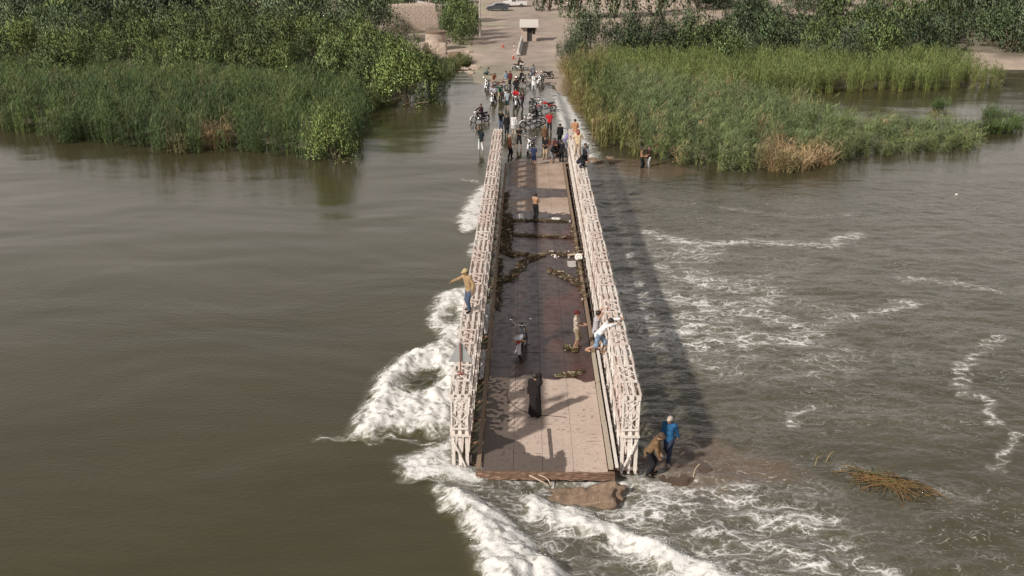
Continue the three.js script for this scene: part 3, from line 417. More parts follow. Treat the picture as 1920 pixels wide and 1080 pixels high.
// reed stalk tufts: stems with arching leaves
function reedGeo(seed, stalks, H, spread, lean, leafy = 8) {
  const r = rng(seed), pos = [], idx = [], col = [];
  const strip = (P, W, side, c) => { const b = pos.length / 3; P.forEach((p, i) => { pos.push(p[0] - side[0] * W[i], p[1], p[2] - side[1] * W[i], p[0] + side[0] * W[i], p[1], p[2] + side[1] * W[i]); col.push(...c, ...c); if (i) { const k = b + i * 2; idx.push(k - 2, k - 1, k, k - 1, k + 1, k); } }); };
  for (let s = 0; s < stalks; s++) {
    const x = (r() - 0.5) * spread, z = (r() - 0.5) * spread, h = H * (0.65 + 0.45 * r()), a = r() * 6.283, l = lean * (0.3 + r()), tx = Math.cos(a) * l * h, tz = Math.sin(a) * l * h, k = 0.75 + 0.5 * r(), at = (t) => [x + tx * t * t, h * t, z + tz * t * t], c = [k, k, k];
    strip([at(0), at(0.5), at(1)], [0.013, 0.011, 0.004], [Math.sin(a * 3), Math.cos(a * 3)], [k * 1.1, k, k * 0.8]);
    for (let i = 0; i < leafy; i++) { const t = 0.18 + 0.8 * r(), p = at(t), b = r() * 6.283, L = 0.3 + 0.45 * r(), dx = Math.cos(b), dz = Math.sin(b), up = 0.25 + 0.75 * r(), dr = 0.5 * r() - 0.1; strip([p, [p[0] + dx * L * 0.45, p[1] + L * up * 0.7, p[2] + dz * L * 0.45], [p[0] + dx * L, p[1] + L * (up * 0.8 - dr), p[2] + dz * L]], [0.01, 0.024, 0.003], [-dz, dx], c); }
  }
  const g = new THREE.BufferGeometry(); g.setAttribute('position', new THREE.Float32BufferAttribute(pos, 3)); g.setAttribute('color', new THREE.Float32BufferAttribute(col, 3)); g.setIndex(idx); g.computeVertexNormals(); return g;
}
function reedBed(name, label, list, geo) {
  const m = shade(new THREE.InstancedMesh(geo, leafM, list.length)), M = new THREE.Matrix4(), q = new THREE.Quaternion(), e = new THREE.Euler(), c = new THREE.Color();
  list.forEach(([x, y, z, s, sy, col, tilt, ta], i) => { e.set(Math.cos(ta || 0) * (tilt || 0), (i * 2.399) % 6.283, Math.sin(ta || 0) * (tilt || 0)); q.setFromEuler(e); M.compose(new THREE.Vector3(x, y, z), q, new THREE.Vector3(s, sy, s)); m.setMatrixAt(i, M); m.setColorAt(i, c.setRGB(...col)); });
  m.name = numbered(name); scene.add(m); tag(m, label, 'reeds', undefined, 'stuff'); return m;
}
{
  const tall = reedGeo(5, 7, 3.0, 0.55, 0.12), fine = reedGeo(8, 9, 2.4, 0.5, 0.16, 6), grass = reedGeo(11, 12, 1.3, 0.5, 0.3, 4), straw = reedGeo(14, 10, 1.9, 0.6, 0.4, 1);
  const fill = (poly, dens, fn) => { const r = rng(Math.round(poly[0][0] * 91 + poly.length)), xs = poly.map((p) => p[0]), zs = poly.map((p) => p[1]), o = [], x0 = Math.min(...xs), x1 = Math.max(...xs), z0 = Math.min(...zs), z1 = Math.max(...zs), n = (x1 - x0) * (z1 - z0) * dens; for (let i = 0; i < n; i++) { const x = lerp(x0, x1, r()), z = lerp(z0, z1, r()), s = polySD(x, z, poly) + 0.9 * n2(x * 0.5, z * 0.5) + 0.4 * n2(x * 1.7, z * 1.7); if (s > 0) { const v = fn(x, z, s, r); if (v) o.push(v); } } return o; };
  const mixc = (a, b, t, k) => a.map((v, i) => lerp(v, b[i], t) * k), G1 = [0.056, 0.100, 0.030], G2 = [0.115, 0.165, 0.044], DRY = [0.30, 0.21, 0.11], YEL = [0.19, 0.185, 0.065];
  const left = [[-66, -56.5], [-46.2, -54.5], [-39.7, -50.4], [-32.8, -47.6], [-27.7, -45.0], [-22.9, -45.8], [-17.4, -43.4], [-14.5, -43.6], [-14.3, -50], [-15.0, -58], [-15.0, -66], [-15.8, -76], [-22, -80], [-48, -86], [-66, -92]];
  const dryAt = (x, z) => Math.max(smooth(1.9, 0.6, Math.hypot(x + 25.3, (z + 48.4) * 0.7)), smooth(0.35, 0.6, n2(x * 0.3 + 9, z * 0.3)) * 0.35);
  reedBed('reed_bed', 'tall dark green reeds standing along the waterline of the left bank', fill(left, 1.55, (x, z, s, r) => { if (s > 0.5 && n2(x * 0.9, z * 0.9) + 0.5 * n2(x * 2.3, z * 2.3) < -0.42) return null; const k = 0.7 + 0.55 * r(), t = clamp(0.25 + 0.5 * n2(x * 0.12, z * 0.12) + 0.35 * smooth(-58, -76, z)); return [x, ground(x, z) - 0.15, z, 1.15, (1.12 + 0.3 * n2(x * 0.45, z * 0.45)) * (0.78 + 0.35 * r()) * (1 - 0.3 * smooth(-62, -80, z)) * (dryAt(x, z) > 0.6 ? 0.7 : 1), mixc(mixc(G1, G2, clamp(t + 0.5 * n2(x * 0.6, z * 0.6)), 1), r() < 0.05 ? YEL : DRY, Math.max(dryAt(x, z), r() < 0.05 ? 0.5 : 0), k)]; }), tall);
  const rf = [[4.0, -78], [4.7, -66], [5.5, -52.5], [6.3, -48.4], [9.4, -45.9], [13.3, -42.4], [19.0, -43.1], [22.8, -46], [25.2, -47.9], [30.6, -48.8], [36.2, -51.6], [38.9, -57], [37.4, -60.4], [32, -60], [29.5, -57], [26, -60.5], [25.5, -66], [20, -74], [10, -84], [4.2, -90]];
  reedBed('reed_bed', 'yellow green reeds leaning into the river on the right of the bridge', fill(rf, 1.7, (x, z, s, r) => { if (s > 0.5 && n2(x * 0.8, z * 0.8) + 0.5 * n2(x * 2.1, z * 2.1) < -0.42) return null; const k = (0.65 + 0.65 * r()) * 1.12, e = smooth(3.0, 0.2, s) * (x < 9 ? 1 : 0.35), d = smooth(2.6, 0.8, Math.hypot((x - 19.6) * 0.6, z + 44.6)); return [x, ground(x, z) - 0.2, z, 1.1, (1.02 + 0.32 * n2(x * 0.4, z * 0.4)) * (0.74 + 0.36 * r()) * (x > 26 ? 0.62 : 1), mixc(mixc(mixc(mixc(G1, G2, clamp(0.6 + 0.5 * n2(x * 0.2, z * 0.2) + 0.5 * n2(x * 0.7, z * 0.7)), 1), [0.155, 0.175, 0.095], (x > 8 ? 0.35 : 0.2) * (0.6 + 0.8 * r()), 1), YEL, clamp(e * 0.8), 1), DRY, Math.max(d, r() < 0.06 ? 0.8 : 0), k), 0.18, x < 9 ? 2.4 : 0.6]; }), tall);
  const rb = [[4.5, -84], [12, -80], [24, -76.4], [35, -78.8], [43.6, -80.0], [51.9, -82], [53.6, -87], [52, -95], [38, -95], [20, -96], [8, -97]];
  reedBed('reed_bed', 'bright green upright reed belt behind the side channel on the right', fill(rb, 1.7, (x, z, s, r) => [x, Math.max(-0.5, ground(x, z) - 0.1), z, 1.0, 1.05 * (0.75 + 0.4 * r()), mixc(mixc(G1, G2, 1, 1.25), YEL, 0.2 + 0.3 * r() + (x < 9 ? 0.4 : 0), 0.8 + 0.4 * r())]), fine);
  const strip = (pts, n, w, seed) => { const r = rng(seed), o = []; for (let i = 0; i < n; i++) { const p = pts[Math.floor(r() * pts.length)]; o.push([p[0] + (r() - 0.5) * w, -0.7, p[1] + (r() - 0.5) * w, 0.9, 0.5 + 0.5 * r(), mixc(G1, G2, r(), 0.8 + 0.3 * r())]); } return o; };
  reedBed('water_grass', 'sparse grass tufts poking out of the water at the far right', [...strip([[38.6, -57.5], [39.5, -57.2], [40.3, -57.4], [41.2, -57.6]], 46, 1.2, 3), ...strip([[43, -63], [44.5, -62.5], [43.6, -65]], 26, 1.4, 4), ...strip([[40.5, -69], [40.8, -70]], 9, 1.3, 5), ...strip([[42.4, -58]], 8, 1, 6)], grass);
  reedBed('dry_straw', 'pale dry straw at the foot of the right reed bank', fill([[16.4, -44.2], [17.2, -42.9], [19.5, -42.8], [22.5, -44.8], [22.8, -46.2], [19, -45.6]], 5, (x, z, s, r) => [x, -0.6, z, 1.1, 0.55 + 0.5 * r(), mixc(DRY, [0.4, 0.31, 0.19], r(), 0.9 + 0.3 * r()), 0.35, 5.6]), straw);
  reedBed('dry_straw', 'dry grass and straw fringe along the right roadside', fill([[3.4, -78], [3.2, -92], [4.6, -92], [5.4, -78], [6, -60], [5.2, -60]], 2.6, (x, z, s, r) => [x, ground(x, z) - 0.1, z, 1, 0.5 + 0.5 * r(), mixc(YEL, DRY, r(), 0.9)]), straw);
  reedBed('bank_grass', 'dry grass patch at the water edge beside the left roadside', fill([[-9.6, -86], [-9.2, -92], [-7.5, -97], [-9, -101], [-12, -96], [-12, -86]], 3, (x, z, s, r) => [x, ground(x, z), z, 1, 0.5 + 0.4 * r(), mixc(YEL, G2, r(), 0.7)]), grass);
}

// ---------------------------------------------------------------- people: distance fields meshed with surface nets
function surfaceNet(f, lo, hi, c) {
  const nx = Math.ceil((hi[0] - lo[0]) / c) + 1, ny = Math.ceil((hi[1] - lo[1]) / c) + 1, nz = Math.ceil((hi[2] - lo[2]) / c) + 1, V = new Float32Array(nx * ny * nz), id = new Int32Array(nx * ny * nz).fill(-1), pos = [], idx = [];
  let p = 0; for (let k = 0; k < nz; k++) for (let j = 0; j < ny; j++) for (let i = 0; i < nx; i++) V[p++] = f(lo[0] + i * c, lo[1] + j * c, lo[2] + k * c);
  const sx = 1, sy = nx, sz = nx * ny, off = [0, sx, sy, sx + sy, sz, sx + sz, sy + sz, sx + sy + sz], E = [[0, 1], [2, 3], [4, 5], [6, 7], [0, 2], [1, 3], [4, 6], [5, 7], [0, 4], [1, 5], [2, 6], [3, 7]];
  for (let k = 0; k < nz - 1; k++) for (let j = 0; j < ny - 1; j++) for (let i = 0; i < nx - 1; i++) {
    const b = i + j * sy + k * sz; let m = 0; for (let q = 0; q < 8; q++) if (V[b + off[q]] < 0) m |= 1 << q; if (m === 0 || m === 255) continue;
    let x = 0, y = 0, z = 0, n = 0; for (const [a, d] of E) if (((m >> a) ^ (m >> d)) & 1) { const va = V[b + off[a]], t = va / (va - V[b + off[d]]); x += (a & 1) + t * ((d & 1) - (a & 1)); y += (a >> 1 & 1) + t * ((d >> 1 & 1) - (a >> 1 & 1)); z += (a >> 2) + t * ((d >> 2) - (a >> 2)); n++; }
    id[b] = pos.length / 3; pos.push(lo[0] + (i + x / n) * c, lo[1] + (j + y / n) * c, lo[2] + (k + z / n) * c);
  }
  const quad = (a, b, d, e, flip) => { if (a < 0 || b < 0 || d < 0 || e < 0) return; flip ? idx.push(a, d, b, a, e, d) : idx.push(a, b, d, a, d, e); };
  for (let k = 1; k < nz - 1; k++) for (let j = 1; j < ny - 1; j++) for (let i = 1; i < nx - 1; i++) {
    const b = i + j * sy + k * sz, s = V[b] < 0;
    if (s !== V[b + sx] < 0) quad(id[b], id[b - sy], id[b - sy - sz], id[b - sz], s); if (s !== V[b + sy] < 0) quad(id[b], id[b - sz], id[b - sz - sx], id[b - sx], s); if (s !== V[b + sz] < 0) quad(id[b], id[b - sx], id[b - sx - sy], id[b - sy], s);
  }
  const g = new THREE.BufferGeometry(); g.setAttribute('position', new THREE.Float32BufferAttribute(pos, 3)); g.setIndex(idx.map((v, i) => idx[i - i % 3 + [0, 2, 1][i % 3]])); g.computeVertexNormals(); return g;
}
// a bone: [a, b, radius at a, radius at b]; a field joins them with a smooth minimum
const field = (bones, k = 0.03, grow = 0) => { const B = bones.map(([a, b, r0, r1]) => { const d = [b[0] - a[0], b[1] - a[1], b[2] - a[2]]; return [...a, ...d, 1 / Math.max(1e-9, d[0] * d[0] + d[1] * d[1] + d[2] * d[2]), r0 + grow, (r1 ?? r0) - r0]; }); return (x, y, z) => { let o = 9; for (const q of B) { const ax = x - q[0], ay = y - q[1], az = z - q[2], t = clamp((ax * q[3] + ay * q[4] + az * q[5]) * q[6]), dx = ax - q[3] * t, dy = ay - q[4] * t, dz = az - q[5] * t, d = Math.sqrt(dx * dx + dy * dy + dz * dz) - q[7] - q[8] * t, h = k - Math.abs(o - d); o = h > 0 ? Math.min(o, d) - h * h / (4 * k) : Math.min(o, d); } return o; }; };
function meshBones(bones, cell, k = 0.03, grow = 0, cut) { const lo = [9, 9, 9], hi = [-9, -9, -9]; for (const [a, b, r0, r1] of bones) for (const p of [a, b]) for (let i = 0; i < 3; i++) { const r = Math.max(r0, r1 ?? r0) + grow + 2.5 * cell; lo[i] = Math.min(lo[i], p[i] - r); hi[i] = Math.max(hi[i], p[i] + r); } const f = field(bones, k, grow); return surfaceNet(cut ? (x, y, z) => Math.max(f(x, y, z), cut(x, y, z)) : f, lo, hi, cell); }
const paintV = (g, fn) => { const p = g.attributes.position, c = new Float32Array(p.count * 3); for (let i = 0; i < p.count; i++) c.set(fn(p.getX(i), p.getY(i), p.getZ(i)), i * 3); g.setAttribute('color', new THREE.BufferAttribute(c, 3)); return g; };
// head facing +z, centre of the skull at the origin; hand hanging down -y, thumb to +z, palm to +x
const headBones = [[[0, 0.03, -0.015], [0, 0.035, -0.02], 0.098], [[0, 0.02, 0.03], [0, 0.03, 0.03], 0.074], [[0, -0.055, 0.035], [0, -0.075, 0.055], 0.048, 0.036], [[-0.035, -0.05, 0.02], [0.035, -0.05, 0.02], 0.04], [[0, 0.012, 0.098], [0, -0.022, 0.116], 0.009, 0.014], [[-0.078, -0.01, -0.005], [-0.082, 0.02, -0.012], 0.014], [[0.078, -0.01, -0.005], [0.082, 0.02, -0.012], 0.014], [[-0.035, 0.028, 0.09], [0.035, 0.028, 0.09], 0.014], [[0, -0.052, 0.088], [0, -0.052, 0.09], 0.014]];
const face = (x, y, z) => z > 0.07 && Math.hypot((Math.abs(x) - 0.032) * 1, (y - 0.008) * 1.5) < 0.013 ? [0.12, 0.12, 0.14] : z > 0.07 && Math.abs(Math.abs(x) - 0.034) < 0.02 && Math.abs(y - 0.034) < 0.007 ? [0.2, 0.2, 0.2] : z > 0.07 && Math.abs(x) < 0.022 && Math.abs(y + 0.055) < 0.007 ? [0.7, 0.42, 0.4] : [1, 1, 1];
const handBones = (curl) => { const o = [[[0, 0, 0], [0, -0.03, 0], 0.024], [[0, -0.045, -0.018], [0, -0.08, -0.026], 0.02, 0.017], [[0, -0.045, 0.012], [0, -0.08, 0.024], 0.02, 0.017]]; [[-0.031, 0.062], [-0.011, 0.075], [0.01, 0.08], [0.03, 0.072]].forEach(([z, l]) => { let p = [0, -0.085, z * 0.95], a = 0; for (const s of [0.42, 0.33, 0.25]) { a += curl * (0.6 + 1.3 * s); const q = [p[0] + Math.sin(a) * l * s, p[1] - Math.cos(a) * l * s, p[2] + z * 0.12 * s]; o.push([p, q, 0.0092, 0.008]); p = q; } }); o.push([[0.006, -0.03, 0.024], [0.016, -0.055, 0.05], 0.0125, 0.0105], [[0.016, -0.055, 0.05], [0.024 + 0.02 * curl, -0.082, 0.056], 0.0105, 0.0085]); return o; };
const heads = [0.0085, 0.013].map((c) => paintV(meshBones(headBones, c, 0.022), face)), hands = [[0.25, 0.007], [1.0, 0.007], [0.3, 0.0095], [1.0, 0.0095]].map(([cu, c]) => paintV(meshBones(handBones(cu), c, 0.006), () => [1, 1, 1]));
const hairCut = (x, y, z) => Math.max(0.02 - y - (z < 0.01 ? 0.075 : 0) + Math.max(0, z) * 0.55, z - 0.088 + 0.0 * y);
const hairs = { short: meshBones([[[0, 0.04, -0.02], [0, 0.045, -0.022], 0.103], [[0, 0.035, 0.028], [0, 0.04, 0.028], 0.08]], 0.011, 0.03, 0.004, hairCut), cap: meshBones([[[0, 0.05, -0.02], [0, 0.052, -0.018], 0.105], [[0, 0.04, 0.03], [0, 0.045, 0.03], 0.083], [[-0.04, 0.055, 0.11], [0.04, 0.055, 0.11], 0.016], [[-0.03, 0.048, 0.15], [0.03, 0.048, 0.15], 0.011]], 0.011, 0.03, 0.006, (x, y, z) => 0.03 - y + (z > 0.09 ? -0.03 : 0)), scarf: meshBones([[[0, 0.04, -0.02], [0, 0.045, -0.022], 0.108], [[0, -0.08, -0.03], [0, -0.17, -0.035], 0.085, 0.12], [[0, 0.03, 0.025], [0, 0.04, 0.025], 0.084], [[-0.06, -0.1, 0.03], [0.06, -0.1, 0.03], 0.05]], 0.012, 0.04, 0.006, (x, y, z) => z > 0.03 ? 0.075 - Math.hypot(x, (y + 0.005) * 0.85) : -1), long: meshBones([[[0, 0.04, -0.02], [0, 0.045, -0.022], 0.106], [[0, 0.02, -0.06], [0, -0.16, -0.07], 0.08, 0.06]], 0.012, 0.04, 0.004, (x, y, z) => z - 0.05 - Math.max(0, y) * 0.5), turban: meshBones([[[-0.05, 0.075, 0], [0.05, 0.075, 0], 0.085], [[0, 0.08, -0.05], [0, 0.08, 0.04], 0.088]], 0.012, 0.04, 0.006, (x, y, z) => 0.02 - y) };
const V3 = (a) => new THREE.Vector3(...a), arr = (v) => [v.x, v.y, v.z];
function joint(A, B, l0, l1, pole) {                                 // middle joint of a two-bone limb; returns [mid, end]
  const a = V3(A), d = V3(B).sub(a), L = Math.min(d.length(), (l0 + l1) * 0.995), u = d.normalize(), x = (l0 * l0 - l1 * l1 + L * L) / (2 * L), h = Math.sqrt(Math.max(0, l0 * l0 - x * x)), p = V3(pole); p.addScaledVector(u, -p.dot(u)).normalize();
  return [arr(a.clone().addScaledVector(u, x).addScaledVector(p, h)), arr(a.addScaledVector(u, L))];
}
// poses in the body's own axes: facing +z, left hand at +x; hip height, lean of the back, hand and foot targets
const POSES = {
  stand: { lh: [0.27, 0.8, 0.06], rh: [-0.27, 0.8, 0.06] }, relaxed: { lh: [0.25, 0.82, 0.1], rh: [-0.29, 0.8, 0.0], lf: [0.12, 0, 0.1], rf: [-0.11, 0, -0.05], hip: [0.02, 0.91, 0] },
  phone: { lh: [0.26, 0.8, 0.05], rh: [-0.12, 1.55, 0.2] }, film: { lh: [0.12, 1.45, 0.32], rh: [-0.12, 1.45, 0.32] }, crossed: { lh: [-0.1, 1.17, 0.2], rh: [0.1, 1.12, 0.2], lf: [0.17, 0, 0.05], rf: [-0.17, 0, 0.05] },
  hips: { lh: [0.2, 0.98, 0.02], rh: [-0.2, 0.98, 0.02], elbow: [1, 0, -0.6], lf: [0.14, 0, 0], rf: [-0.14, 0, 0] }, upArms: { lh: [0.2, 1.85, 0.1], rh: [-0.3, 0.8, 0.05], lf: [0.12, 0, 0.15], rf: [-0.12, 0, -0.12] },
  walk: { lh: [0.26, 0.84, -0.16], rh: [-0.26, 0.86, 0.22], lf: [0.1, 0.0, 0.32], rf: [-0.1, 0.04, -0.3], hip: [0, 0.89, 0], lean: [0, 1, 0.08] }, front: { lh: [0.08, 1.12, 0.3], rh: [-0.1, 1.1, 0.28], lf: [0.11, 0, 0.05], rf: [-0.1, 0, -0.08], lean: [0, 1, -0.06] },
  cast: { lh: [0.36, 0.98, 0.12], rh: [-0.42, 1.22, 0.5], lf: [0.1, 0, 0.1], rf: [-0.1, 0, -0.06], lean: [-0.12, 1, 0.12], look: [-0.4, -0.4, 1] },
  bend: { hip: [0, 0.86, -0.12], lean: [0, 0.55, 0.85], lh: [0.24, 0.52, 0.62], rh: [-0.15, 0.42, 0.66], lf: [0.14, 0, 0.06], rf: [-0.14, 0, -0.1], look: [0, -0.6, 1] },
  hunch: { hip: [0, 0.88, -0.08], lean: [0, 0.85, 0.5], lh: [0.16, 0.72, 0.3], rh: [-0.16, 0.72, 0.3], lf: [0.13, 0, 0.04], rf: [-0.13, 0, -0.06], look: [0, -0.4, 1] },
  over: { hip: [0, 0.9, -0.05], lean: [0, 0.62, 0.78], lh: [0.22, 0.98, 0.72], rh: [-0.2, 0.95, 0.66], lf: [0.1, 0, 0.02], rf: [-0.14, 0.18, -0.52], look: [0, -0.3, 1] },
  climb: { hip: [0, 0.9, -0.05], lean: [0, 1, 0.12], lh: [0.25, 1.52, 0.5], rh: [-0.2, 1.5, 0.5], lf: [0.1, 0.3, 0.16], rf: [-0.1, 0, -0.02] },
  crouch: { hip: [0, 0.36, -0.14], lean: [0, 0.8, 0.6], lh: [0.2, 0.42, 0.38], rh: [-0.2, 0.42, 0.38], lf: [0.15, 0, 0.1], rf: [-0.15, 0, 0.02], look: [0, -0.4, 1] },
  ride: { hip: [0, 0.9, -0.2], lean: [0, 1, 0.22], lh: [0.3, 1.06, 0.4], rh: [-0.3, 1.06, 0.4], lf: [0.2, 0.34, 0.02], rf: [-0.2, 0.34, 0.02], knee: [0.25, 0.2, 1], grip: 1 },
  rideStop: { hip: [0, 0.88, -0.2], lean: [0, 1, 0.1], lh: [0.3, 1.06, 0.4], rh: [-0.3, 1.06, 0.4], lf: [0.42, 0.0, 0.05], rf: [-0.2, 0.34, 0.02], knee: [0.3, 0.2, 1], grip: 1 },
  sit: { hip: [0, 0.2, 0], lean: [0, 1, 0.15], lh: [0.2, 0.34, 0.34], rh: [-0.2, 0.34, 0.34], lf: [0.12, -0.2, 0.45], rf: [-0.12, -0.2, 0.42] },
};
const skinTones = [[0.33, 0.19, 0.115], [0.27, 0.15, 0.09], [0.38, 0.23, 0.15]].map((c) => new THREE.MeshPhysicalMaterial({ color: lin(...c), roughness: 0.55, vertexColors: true }));
const weave = dtex(256, 256, (u, v) => { const k = 0.86 + 0.2 * tn(u, v, 6) + 0.12 * tn(u, v, 60, 2); return [k, k, k]; }, true);
const cloths = {}, cloth = (c) => cloths[c.join()] ??= new THREE.MeshPhysicalMaterial({ color: lin(...c), roughness: 0.9, specularIntensity: 0.3, map: weave });
const hairM = mat(0.018, 0.014, 0.012, 0.6);
const BLACK = [0.02, 0.02, 0.022], WHITE = [0.72, 0.72, 0.72], NAVY = [0.03, 0.04, 0.1], JEAN = [0.075, 0.105, 0.16], BEIGE = [0.42, 0.33, 0.23], TAN = [0.36, 0.25, 0.14], GREY = [0.22, 0.22, 0.24], RED = [0.5, 0.03, 0.04], BROWN = [0.16, 0.09, 0.05], DARKRED = [0.12, 0.025, 0.025], SKY = [0.3, 0.4, 0.5], GREEN = [0.03, 0.13, 0.07];
// w: clothes { top, sleeve: 0 none / 1 short / 2 long, bottom, leg: 1 shorts / 2 long, robe, hair, hat colour, shoes }
function person(label, pos, yawDeg, pose, w, o = {}) {
  const P = { hip: [0, 0.92, 0], lean: [0, 1, 0], lf: [0.11, 0, 0.02], rf: [-0.11, 0, 0.02], look: [0, 0, 1], knee: [0, 0, 1], elbow: [0.25, -0.3, -1], ...POSES[pose], ...o.pose }, near = o.near, cell = near ? 0.017 : 0.027, S = o.size ?? 1;
  const root = thing('person', label, 'person', pos, yawDeg * Math.PI / 180, o.group); root.scale.setScalar(S);
  const up = V3(P.lean).normalize(), hip = V3(P.hip), R = new THREE.Vector3(1, 0, 0), fwd = new THREE.Vector3().crossVectors(R, up).normalize(), at = (h, x = 0, z = 0) => arr(hip.clone().addScaledVector(up, h).addScaledVector(R, x).addScaledVector(fwd, z));
  const shL = at(0.5, 0.175), shR = at(0.5, -0.175), hiL = at(-0.02, 0.09), hiR = at(-0.02, -0.09), foot = (f) => [f[0], f[1] + 0.085, f[2]];
  const pole = (v, s) => [v[0] * s, v[1], v[2]], [elL, haL] = joint(shL, P.lh, 0.28, 0.25, pole(P.elbow, 1)), [elR, haR] = joint(shR, P.rh, 0.28, 0.25, pole(P.elbow, -1)), [knL, anL] = joint(hiL, foot(P.lf), 0.43, 0.42, pole(P.knee, 1)), [knR, anR] = joint(hiR, foot(P.rf), 0.43, 0.42, pole(P.knee, -1));
  const toe = (a, k) => { const d = V3(P.look).setY(0).normalize(); return [a[0] + 0.05 * k, a[1] - 0.055, a[2] + 0.15]; };
  const headC = V3(at(0.69, 0, 0.03)), torso = [[at(0, 0.06), at(0.2, 0.055), 0.1, 0.09], [at(0, -0.06), at(0.2, -0.055), 0.1, 0.09], [at(0.2, 0.055), at(0.42, 0.085), 0.09, 0.1], [at(0.2, -0.055), at(0.42, -0.085), 0.09, 0.1], [shL, shR, 0.062]], mid = (a, b, t) => a.map((v, i) => lerp(v, b[i], t));
  const armL = [[shL, elL, 0.052, 0.041], [elL, haL, 0.04, 0.027]], armR = [[shR, elR, 0.052, 0.041], [elR, haR, 0.04, 0.027]], legs = [[hiL, knL, 0.085, 0.058], [knL, anL, 0.057, 0.038], [hiR, knR, 0.085, 0.058], [knR, anR, 0.057, 0.038]], feet = [[anL, toe(anL, 1), 0.036, 0.03], [[anL[0], anL[1] - 0.05, anL[2] - 0.03], toe(anL, 1), 0.034, 0.03], [anR, toe(anR, -1), 0.036, 0.03], [[anR[0], anR[1] - 0.05, anR[2] - 0.03], toe(anR, -1), 0.034, 0.03]], neck = [[at(0.5), arr(headC.clone().addScaledVector(up, -0.03)), 0.055, 0.05]];
  const body = paintV(meshBones([...torso, ...armL, ...armR, ...legs, ...feet, ...neck], cell), () => [1, 1, 1]);
  const look = V3(P.look).normalize(), hm = new THREE.Matrix4().lookAt(look, new THREE.Vector3(), up.clone().lerp(Y, 0.5)).setPosition(headC), place = (g, m) => { const k = g.clone(); k.applyMatrix4(m); return k; };
  const handM = (el, ha, s) => { const d = V3(ha).sub(V3(el)).normalize().negate(), z = fwd.clone().addScaledVector(d, -fwd.dot(d)).normalize(), x = new THREE.Vector3().crossVectors(d, z); return new THREE.Matrix4().makeBasis(x.multiplyScalar(s), d, z).setPosition(V3(ha)); };
  const hg = hands[(near ? 0 : 2) + (P.grip ? 1 : 0)], flip = (g) => { const k = g.clone(), i = [...k.index.array]; k.setIndex(i.map((v, n) => i[n - n % 3 + [0, 2, 1][n % 3]])); return k; };
  const g = mergeGeometries([body, place(heads[near ? 0 : 1], hm), place(flip(hg), handM(elL, haL, -1)), place(hg, handM(elR, haR, 1))]); g.computeVertexNormals();
  part('body', g, skinTones[o.skin ?? 0], root);
  const wear = (name, bones, grow, c, k = 0.04, cut) => { const q = meshBones(bones, cell, k, grow, cut), p = q.attributes.position, uv = new Float32Array(p.count * 2); for (let i = 0; i < p.count; i++) uv.set([p.getX(i) * 2 + p.getZ(i), p.getY(i) * 2], i * 2); q.setAttribute('uv', new THREE.BufferAttribute(uv, 2)); if (near) { const m = q.attributes.normal; for (let i = 0; i < p.count; i++) { const x = p.getX(i), y = p.getY(i), z = p.getZ(i), d = (name === 'robe' ? 0.016 : 0.009) * n2(Math.atan2(x, z + 0.01) * (name === 'robe' ? 3.2 : 2.0) + y * 2.5, y * (name === 'robe' ? 2.2 : 8)) + 0.004 * n2(y * 24 + x * 9, z * 22); p.setXYZ(i, x + m.getX(i) * d, y + m.getY(i) * d, z + m.getZ(i) * d); } q.computeVertexNormals(); } return part(name, q, cloth(c), root); };
  const sl = (arm, n) => n === 2 ? [arm[0], [arm[1][0], mid(arm[1][0], arm[1][1], 0.92), 0.042, 0.034]] : n === 1 ? [[arm[0][0], mid(arm[0][0], arm[0][1], 0.8), 0.056, 0.056]] : [];
  if (w.robe) { const m = mid(anL, anR, 0.5); wear('robe', [...torso, ...sl(armL, 2), ...sl(armR, 2), [at(0.1, 0.05), [m[0] + 0.1, m[1] + 0.1, m[2]], 0.11, 0.12], [at(0.1, -0.05), [m[0] - 0.1, m[1] + 0.1, m[2]], 0.11, 0.12], [at(-0.1, 0, -0.05), [m[0], m[1] + 0.12, m[2] - 0.06], 0.1, 0.12]], 0.022, w.robe, 0.06, (x, y, z) => m[1] - 0.01 + 0.012 * Math.sin(x * 40 + z * 30) - y); }
  if (w.top) { const tunic = w.tunic ? [[hiL, mid(hiL, knL, 0.75), 0.1, 0.105], [hiR, mid(hiR, knR, 0.75), 0.1, 0.105], [at(-0.05), mid(mid(hiL, hiR, 0.5), mid(knL, knR, 0.5), 0.7), 0.12, 0.13]] : [[at(-0.07, 0.05), at(-0.07, -0.05), 0.11]]; wear('shirt', [...torso, ...sl(armL, w.sleeve ?? 1), ...sl(armR, w.sleeve ?? 1), ...tunic], 0.019, w.top); }
  if (w.bottom) { const L = w.leg === 1 ? [[hiL, knL, 0.092, 0.078], [hiR, knR, 0.092, 0.078], [knL, mid(knL, anL, 0.12), 0.076, 0.076], [knR, mid(knR, anR, 0.12), 0.076, 0.076]] : [[hiL, knL, 0.09, 0.07], [hiR, knR, 0.09, 0.07], [knL, mid(knL, anL, 0.93), 0.068, 0.058], [knR, mid(knR, anR, 0.93), 0.068, 0.058]]; wear('trousers', [[at(0.08, 0.05), at(-0.03, 0.05), 0.1, 0.1], [at(0.08, -0.05), at(-0.03, -0.05), 0.1, 0.1], ...L], 0.013, w.bottom, 0.03); }
  if (w.shoes) for (const [a, k, q] of [[anL, 1, 0], [anR, -1, 1]]) part('shoe', meshBones([[[a[0], a[1] - 0.04, a[2] - 0.035], toe(a, k), 0.044, 0.04], [a, [a[0], a[1] - 0.03, a[2]], 0.045]], 0.02, 0.03, 0.004), cloth(w.shoes), root);
